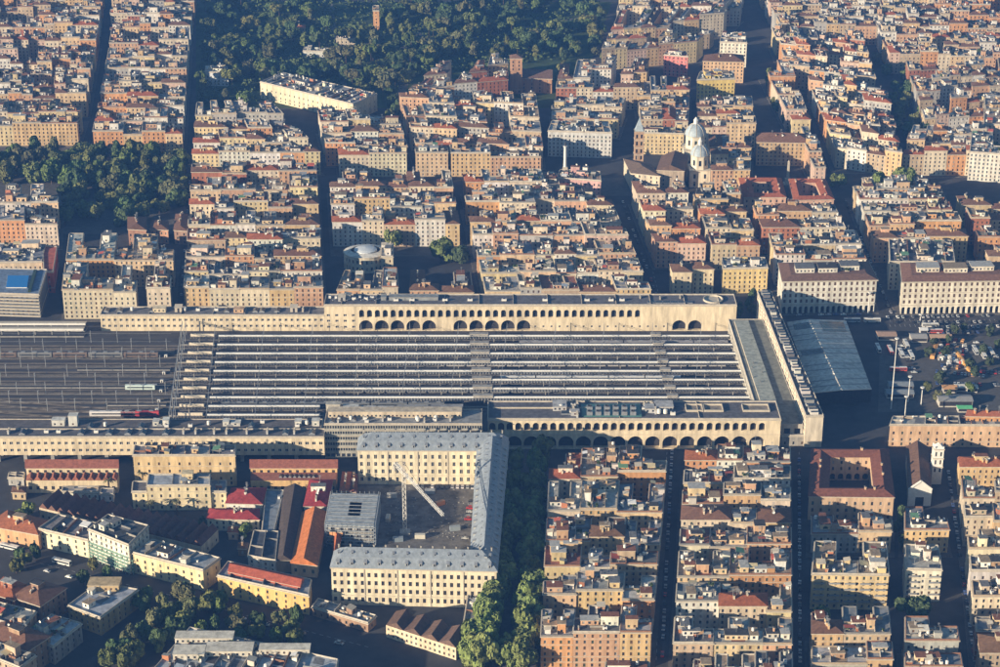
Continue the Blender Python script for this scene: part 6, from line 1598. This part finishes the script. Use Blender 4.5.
scatter([(905, 402), (1000, 408), (1000, 388), (905, 388)], 4, (3, 4.5), (6, 8), 'behind the long peach palace', 'trees behind the peach palace', seed=18)
scatter([(736, 322), (758, 312), (757, 300), (737, 300)], 4, (4, 5), (8, 11), 'by the end of the arched station wing', 'trees at the wing end', seed=19)
scatter([(565, 58), (600, 50), (606, 2), (590, 2)], 12, (8, 12), (13, 18), 'at the ragged right edge of the park', 'trees at the park edge', seed=44, mind=.7)
scatter([(775, 120), (800, 150), (780, 75), (765, 80)], 8, (5, 7), (10, 13), 'along the upper diagonal avenue', 'trees of the diagonal avenue', seed=45)
scatter([(885, 92), (925, 112), (905, 60), (872, 56)], 10, (6, 9), (11, 15), 'on the leafy slope in the upper right', 'trees of the upper right slope', seed=46)
scatter([(552, 92), (640, 62), (600, 40), (560, 50)], 14, (5, 8), (10, 14), 'among the houses right of the park', 'trees right of the park', seed=20)
for px, py in ((620, 500), (585, 545), (735, 560), (760, 505), (845, 600), (870, 632), (900, 560), (902, 640), (955, 548), (700, 640), (935, 622), (625, 600)):
    COURTS.append((P(px, py), 'lower right city near the dark streets'))
for (cx_, cy_), wh in COURTS:
    if NT[0] < 295: tree(cx_ + random.uniform(-3, 3), cy_ + random.uniform(-3, 3), random.uniform(4, 6), random.uniform(11, 16), 'round', (.09, .12, .04), 'tree in an inner courtyard of the %s' % wh, 'trees in the courtyards')
# park ruins, paths and small houses
for a_, b_, w_ in (((262, 60), (440, 44), 7), ((440, 44), (600, 14), 7), ((330, 4), (345, 92), 6), ((400, 96), (430, 4), 9), ((205, 60), (262, 60), 6)):
    p_, q_ = P(*a_), P(*b_); d_ = hypot(q_[0]-p_[0], q_[1]-p_[1]); nx, ny = -(q_[1]-p_[1])/d_*w_/2, (q_[0]-p_[0])/d_*w_/2
    sheet('park_path', [(p_[0]-nx, p_[1]-ny), (q_[0]-nx, q_[1]-ny), (q_[0]+nx, q_[1]+ny), (p_[0]+nx, p_[1]+ny)], .04, DIRT)
hb(9, (336, 39), (356, 39), (356, 36), (337, 36), 'cream', 'tan terraces', 'long low ruin-like pale wall house in a park clearing', name='park_house', cat='house', fdepth=60, pents=1)
hb(7, (303, 51), (342, 52), (342, 49), (304, 48), 'white', 'pale terraces', 'long low white pavilion among the trees of the park', name='park_house', cat='house', fdepth=60, pents=0, rcol=(.5, .5, .5))
hb(22, (373, 11), (379, 11), (379, 6), (373, 6), 'orange', 'tan terraces', 'tall narrow orange ruin standing at the top edge of the park', name='park_tower', cat='tower', fdepth=60, pents=0)
hb(8, (292, 28), (305, 28), (305, 25), (293, 25), 'peach', 'red tiled roof', 'small peach house in the left half of the park', name='park_house', cat='house', fdepth=60)
print('TREES', NT[0])

# ================================================================== THINGS ON THE SQUARE
def mast(px, pyb, pyt, label):
    x, y = P(px, pyb); h = HT(px, pyb, pyt); t = thing('light_mast', (x, y, 0), label, 'light mast', 'tall light masts on the square')
    mb = MB(); mb.lathe(x, y, [(.38, 0), (.3, h*.5), (.24, h)], WHITE, 10); mb.build('pole', t)
    mb = MB(); mb.lathe(x, y, [(.3, h-1.0), (1.3, h-.7), (1.5, h-.2), (1.2, h)], WHITE, 14); mb.build('lamp_ring', t)
    for k in range(6): a = 2*pi*k/6; m = MB(); m.box(x+1.5*cos(a), y+1.5*sin(a), .7, .7, h-1.5, h-.9, GLASS); m.build('lamp', t)
mast(891, 409, 338, 'tallest pale light mast, behind the left end of the long peach palace')
mast(908, 402, 376, 'slim light mast right of the tallest one on the square')
mast(904.5, 420, 396, 'short light mast standing against the left end of the peach palace roof')
mast(868, 314, 292, 'thin light mast in front of the shaded white palace')
mast(920, 322, 314, 'small light mast on the far side of the car park')
mast(921, 405, 387, 'small light mast near the trees of the square')
def car_mesh(L=4.2, w=1.75, hh=1.45):
    mb = MB()
    side = [(-L/2, .35), (-L/2, .8), (-L*.42, .92), (-L*.28, .96), (-L*.17, hh), (L*.2, hh), (L*.36, .95), (L*.48, .86), (L/2, .7), (L/2, .35)]
    n = len(side)
    for i in range(n):
        (x0, z0), (x1, z1) = side[i], side[(i+1) % n]
        m = GLASS if i in (3, 5) else OBJ
        i0 = .12 if z0 > 1.2 else 0; i1 = .12 if z1 > 1.2 else 0
        mb.face([(x0, -w/2+i0, z0), (x1, -w/2+i1, z1), (x1, w/2-i1, z1), (x0, w/2-i0, z0)], m)
    for s in (-1, 1):
        mb.face([(x, s*(w/2 - (.12 if z > 1.2 else 0)), z) for x, z in side], OBJ)
        mb.face([(-L*.25, s*(w/2+.01-.02), .98), (L*.3, s*(w/2+.01-.02), .98), (L*.18, s*(w/2-.1), hh-.1), (-L*.16, s*(w/2-.1), hh-.1)], GLASS)
        for x in (-L*.31, L*.31):
            c = (x, s*w/2, .32); pts = [(c[0]+.33*cos(2*pi*k/10), c[1]+s*.02, c[2]+.33*sin(2*pi*k/10)) for k in range(10)]
            mb.face(pts, TREAD); mb.face([(p[0], p[1]-s*.22, p[2]) for p in pts], TREAD)
            for k in range(10): a, b = pts[k], pts[(k+1) % 10]; mb.face([a, b, (b[0], b[1]-s*.22, b[2]), (a[0], a[1]-s*.22, a[2])], TREAD)
    return mesh_only(mb, 'parked_car')
CARM = car_mesh(); VANM = car_mesh(5.2, 1.95, 2.1)
CC = {'white': (.65, .65, .65), 'silver': (.4, .41, .43), 'black': (.03, .03, .035), 'grey': (.15, .16, .17), 'red': (.35, .03, .03), 'blue': (.05, .09, .25)}
CW = ['white']*3 + ['silver']*4 + ['grey']*3 + ['black']*2 + ['red', 'blue']
NCAR = [0]
def car(x, y, a, place, group):
    c = random.choice(CW); v = random.random() < .12
    o = inst(VANM if v else CARM, 'parked_car' if not v else 'parked_van', None, (x, y, .16), a, (1, 1, 1), jit(CC[c], .1)); NCAR[0] += 1
    tag(o, '%s %s %s' % (c, 'van' if v else 'car', place), 'van' if v else 'car', group)
def carrow(p0, p1, n, along, place, group, off=0, skip=.15):
    a, b = P(*p0), P(*p1); an = atan2(b[1]-a[1], b[0]-a[0])
    for k in range(n):
        if random.random() < skip: continue
        p = lerp(a, b, (k+.5)/n); car(p[0], p[1], an + (0 if along else pi/2) + random.uniform(-.05, .05) + (pi if random.random() < .5 else 0), place, group)
for r_, (p0, p1, n) in enumerate((((885, 318), (1005, 316), 24), ((893, 323), (1005, 322.6), 20), ((930, 328), (1005, 327), 15), ((925, 333), (985, 333), 12), ((985, 346), (1005, 365), 6), ((975, 342), (992, 362), 7))):
    carrow(p0, p1, n, r_ in (4,), 'parked in the %s row of the square car park' % NUM[r_], 'cars parked on the station square', skip=.3)
carrow((940, 366), (985, 370), 13, False, 'parked among the stalls on the square', 'cars among the stalls'); carrow((935, 372), (985, 377), 14, False, 'parked in front of the stalls on the square', 'cars among the stalls')
carrow((900, 345), (915, 375), 8, False, 'parked beside the bus bays', 'cars beside the bus bays'); carrow((935, 384), (1000, 386), 18, False, 'parked beyond the stalls of the square', 'cars beyond the stalls', skip=.25); carrow((975, 372), (1008, 374), 9, False, 'parked at the right end of the square', 'cars at the right of the square')
carrow((795, 316), (862, 315), 9, True, 'in the shade in front of the arcaded palace', 'cars before the shaded palace')
for nm, p0, p1, n in (('in the dark street by the avenue tree block', (672, 450), (662, 660), 22), ('in the shaded street left of the golden block', (799, 452), (800, 665), 24), ('in the dark street at the right edge', (948, 470), (975, 665), 20), ('in the shaded street left of the long left block', (181, 300), (190, 180), 12),
                     ('in the long shaded avenue towards the basilica', (662, 312), (622, 200), 14), ('in the wide shaded street beside the white palaces', (892, 316), (845, 200), 16)):
    carrow(p0, p1, int(n*1.3), True, nm, 'cars in the shaded streets', skip=.15)
carrow((20, 565), (200, 612), 16, True, 'on the slanting street in the lower left', 'cars on the slanting street', skip=.35); carrow((225, 615), (370, 652), 12, True, 'on the slanting street below the golden building', 'cars on the slanting street', skip=.3)
carrow((415, 487), (475, 488), 12, False, 'parked at the barracks rear wing in the courtyard', 'cars in the barracks courtyard', skip=.2); carrow((464, 545), (472, 500), 12, False, 'parked along the right side of the barracks courtyard', 'cars in the barracks courtyard', skip=.3)
print('CARS', NCAR[0])
def bus(px, py, a, col, label):
    x, y = P(px, py); t = thing('city_bus', (x, y, 0), label, 'bus', 'buses of the square'); L, w = 12, 2.5
    c, s = cos(a), sin(a)
    R = lambda u, v: (x+u*c-v*s, y+u*s+v*c)
    mb = MB(); mb.prism([R(-L/2, -w/2), R(L/2, -w/2), R(L/2, w/2), R(-L/2, w/2)], .45, 3.05, OBJ, WHITE, bottom=True); mb.build('body', t, col)
    mb = MB()
    for sg_ in (-1, 1): mb.prism(ccw([R(-L/2+.4, sg_*(w/2+.03)), R(L/2-.4, sg_*(w/2+.03)), R(L/2-.4, sg_*(w/2)), R(-L/2+.4, sg_*(w/2))]), 1.5, 2.5, GLASS)
    mb.prism(ccw([R(L/2, -w/2+.2), R(L/2+.03, -w/2+.2), R(L/2+.03, w/2-.2), R(L/2, w/2-.2)]), 1.2, 2.7, GLASS); mb.build('window_band', t)
    mb = MB(); mb.box(*R(-2, 0), 3, 1.6, 3.07, 3.4, METAL, a); mb.build('roof_unit', t)
    for u in (-3.6, 3.4):
        for v in (-1.15, 1.15): mb = MB(); mb.box(*R(u, v), .95, .3, 0.02, .97, TREAD, a); mb.build('wheel', t)
V = lambda p0, p1: atan2(P(*p1)[1]-P(*p0)[1], P(*p1)[0]-P(*p0)[0])
dsl = V((877, 345), (884, 360))
for i, (px, py, a) in enumerate(((878, 350, dsl), (890, 352, dsl), (901, 355, dsl), (906, 346, dsl), (911, 357, dsl), (898, 371, 0), (852, 322, 0), (872, 322, 0), (930, 327, 0), (934, 333, 0), (975, 352, dsl), (983, 356, dsl), (991, 354, dsl))):
    bus(px, py, a, [(.6, .6, .58), (.5, .08, .06), (.45, .47, .5), (.62, .62, .6)][i % 4], '%s city bus standing on the station square, %s counted from the left bay' % (['white', 'red', 'grey', 'pale'][i % 4], NUM[i]))
r1 = V((20, 560), (200, 605))
bus(10, 549, r1, (.6, .6, .6), 'white bus on the slanting street at the left edge'); bus(62, 564, r1, (.62, .62, .6), 'white bus on the slanting street below the cream building')
# stalls, tents and works on the square
def stall(px, py, w, d, h, col, label, a=0.0, pitch=True):
    x, y = P(px, py); t = thing('market_stall', (x, y, 0), label, 'stall', 'stalls on the station square')
    c, s = cos(a), sin(a); R = lambda u, v: (x+u*c-v*s, y+u*s+v*c)
    mb = MB(); mb.prism([R(-w/2, -d/2), R(w/2, -d/2), R(w/2, d/2), R(-w/2, d/2)], .02, h, OBJ); mb.prism([R(-w/2+.3, -d/2-.04), R(w/2-.3, -d/2-.04), R(w/2-.3, -d/2), R(-w/2+.3, -d/2)], .9, h - .4, DARK); mb.build('body', t, (.5, .48, .44))
    mb = MB(); e = [R(-w/2-.5, -d/2-.7), R(w/2+.5, -d/2-.7), R(w/2+.5, d/2+.4), R(-w/2-.5, d/2+.4)]; m0, m1 = lerp(e[0], e[3], .5), lerp(e[1], e[2], .5)
    mb.face([(*e[0], h), (*e[1], h), (*m1, h+1.3), (*m0, h+1.3)], FABRIC); mb.face([(*e[2], h), (*e[3], h), (*m0, h+1.3), (*m1, h+1.3)], FABRIC); mb.face([(*e[1], h), (*e[2], h), (*m1, h+1.3)], FABRIC); mb.face([(*e[3], h), (*e[0], h), (*m0, h+1.3)], FABRIC)
    mb.build('roof', t, col)
stall(949, 391, 9, 7, 3.2, (.55, .30, .14), 'stall with an orange roof and white front on the square'); stall(960, 390, 7, 6, 3.2, (.5, .5, .48), 'white-roofed stall right of the orange-roofed one'); stall(971, 391, 7, 6, 3.4, (.6, .58, .52), 'pale stall beside the clutter of the square')
stall(954, 404, 22, 10, 4.5, (.28, .28, .28), 'long grey-roofed hut behind the peach palace'); stall(923, 333, 5, 5, 3.2, (.65, .65, .65), 'small white tent among the parked cars'); stall(918, 340, 11, 9, 3.4, (.32, .31, .3), 'grey-roofed hut left of the bright works area'); stall(886, 338, 13, 9, 3.6, (.36, .24, .18), 'brown-roofed kiosk above the bus bays')
stall(940, 340, 15, 7, 3.2, (.45, .30, .2), 'tan-roofed hut above the works area'); stall(900, 388, 16, 8, 3.4, (.2, .23, .26), 'dark flat shelter beside the tallest light mast'); stall(899, 396, 18, 8, 3.4, (.2, .23, .26), 'second dark shelter beside the tallest light mast'); stall(964, 411, 9, 5, 3, (.1, .4, .2), 'small green-roofed stall touching the peach palace roof')
def strip(p0, p1, w, h, col, label):
    a, b = P(*p0), P(*p1); mb = MB()
    n = 14
    for k in range(n):
        p, q = lerp(a, b, k/n), lerp(a, b, (k+.86)/n); mb.beam((*p, h/2+.02), (*q, h/2+.02), w, OBJ, h)
    mb.beam((*a, h+.1), (*b, h+.1), w*.3, OBJ, .15)
    o = mb.build('site_fence', None, col, org=(*a, 0)); tag(o, label, 'site fence')
strip((932, 359), (938, 341), 3.0, 2.4, (.62, .33, .12), 'orange works fence on the left of the excavation'); strip((956, 353), (973, 377), 2.2, 2.4, (.66, .36, .10), 'long orange works fence slanting down to the right'); strip((924, 340), (948, 338.5), 1.6, 2.4, (.55, .36, .2), 'tan works fence along the far side of the excavation')
for k in range(70):
    px, py = random.gauss(952, 9), random.gauss(352, 9)
    if not (928 < px < 985 and 338 < py < 384): continue
    x, y = P(px, py); mb = MB(); s = random.uniform(1, 3.2)
    mb.box(0, 0, s, s*random.uniform(.4, 1), 0, random.uniform(.8, 2.4), OBJ, random.uniform(0, 3), bottom=False)
    if s > 2: mb.box(0, 0, s*.6, s*.3, 2.2, 2.7, OBJ, 0)
    cn, c = random.choice([('white', (.62, .6, .56)), ('white', (.6, .6, .6)), ('brown', (.24, .17, .12)), ('orange', (.55, .3, .12)), ('red', (.4, .07, .05)), ('grey', (.3, .3, .3)), ('blue', (.1, .2, .35))])
    o = mb.build('storage_container', None, c, org=(0, 0, 0)); o.location = (x, y, 0)
    tag(o, 'small %s container or crate in the works area of the square' % cn, 'container', 'containers in the works area')
for k, (px, py, a_, c_) in enumerate(((392, 497, .1, (.5, .5, .48)), (430, 493, 0, (.3, .34, .4)), (440, 505, .6, (.45, .2, .1)), (388, 520, 1.5, (.55, .52, .45)), (455, 530, .2, (.25, .3, .35)), (420, 538, 0, (.6, .58, .5)), (398, 541, .1, (.2, .25, .3)))):
    x, y = P(px, py); mb = MB(); mb.box(0, 0, 6, 2.5, 0.05, 2.6, OBJ, a_); mb.box(0, 0, 6.1, .2, 2.55, 2.7, METAL, a_); o = mb.build('site_hut', None, c_, org=(0, 0, 0)); o.location = (x, y, 0); tag(o, 'site hut in the barracks courtyard, %s from the upper left' % NUM[k], 'site hut', 'site huts in the courtyard')
# rubble in the barracks courtyard
rb = MB(); r = random.Random(4)
for k in range(420):
    px, py = r.uniform(385, 466), r.uniform(488, 540)
    x, y = P(px, py); s = r.uniform(.25, 1.0)
    rb.box(x, y, s, s*r.uniform(.5, 1), 0, s*r.uniform(.2, .5), CONC if r.random() < .3 else DIRT, r.uniform(0, 3), bottom=False)
tag(rb.build('rubble'), 'scattered pale rubble over the barracks courtyard floor', 'rubble', kind='stuff')
# road markings
mk = MB()
for p0, p1, n in (((10, 556), (215, 606), 26), ((225, 610), (372, 648), 20), ((667, 452), (656, 664), 34), ((799, 452), (800, 665), 34), ((868, 240), (892, 316), 22), ((640, 220), (663, 312), 22)):
    a, b = P(*p0), P(*p1)
    for k in range(n):
        p, q = lerp(a, b, k/n), lerp(a, b, (k+.5)/n); d = hypot(q[0]-p[0], q[1]-p[1]); nx, ny = -(q[1]-p[1])/d*.09, (q[0]-p[0])/d*.09
        mk.face([(p[0]-nx, p[1]-ny, .012), (q[0]-nx, q[1]-ny, .012), (q[0]+nx, q[1]+ny, .012), (p[0]+nx, p[1]+ny, .012)], MARK)
for k in range(22):
    for j in range(2):
        x, y = P(890 + k*5, 320.5 + j*5); mk.face([(x-.08, y-2.4, .03), (x+.08, y-2.4, .03), (x+.08, y+2.4, .03), (x-.08, y+2.4, .03)], MARK)
structure('road_markings', mk)

for q in PAVES:
    mb = MB(); mb.prism(q, 0, .14, TRIM, PAVE); tag(mb.build('pavement'), kind='structure')
if FARSINK.f:
    tag(FARSINK.build('distant_houses'), 'mass of small distant houses filling the far edge of the city', 'distant houses', kind='stuff')
hz = MB(); hz.prism([(-4500, -1500), (4500, -1500), (4500, 6000), (-4500, 6000)], -1.0, H + 60, TRIM, bottom=True)
ho = tag(hz.build('haze'), kind='stuff')
hm = bpy.data.materials.new('haze_air'); hm.use_nodes = True
nt = hm.node_tree
nt.nodes.remove(nt.nodes['Principled BSDF'])
pv = nt.nodes.new('ShaderNodeVolumePrincipled'); pv.inputs['Color'].default_value = (.12, .34, 1, 1); pv.inputs['Density'].default_value = HAZE_DENSITY
pv.inputs['Anisotropy'].default_value = 0.0
nt.links.new(pv.outputs[0], nt.nodes['Material Output'].inputs['Volume'])
ho.data.materials.clear(); ho.data.materials.append(hm)
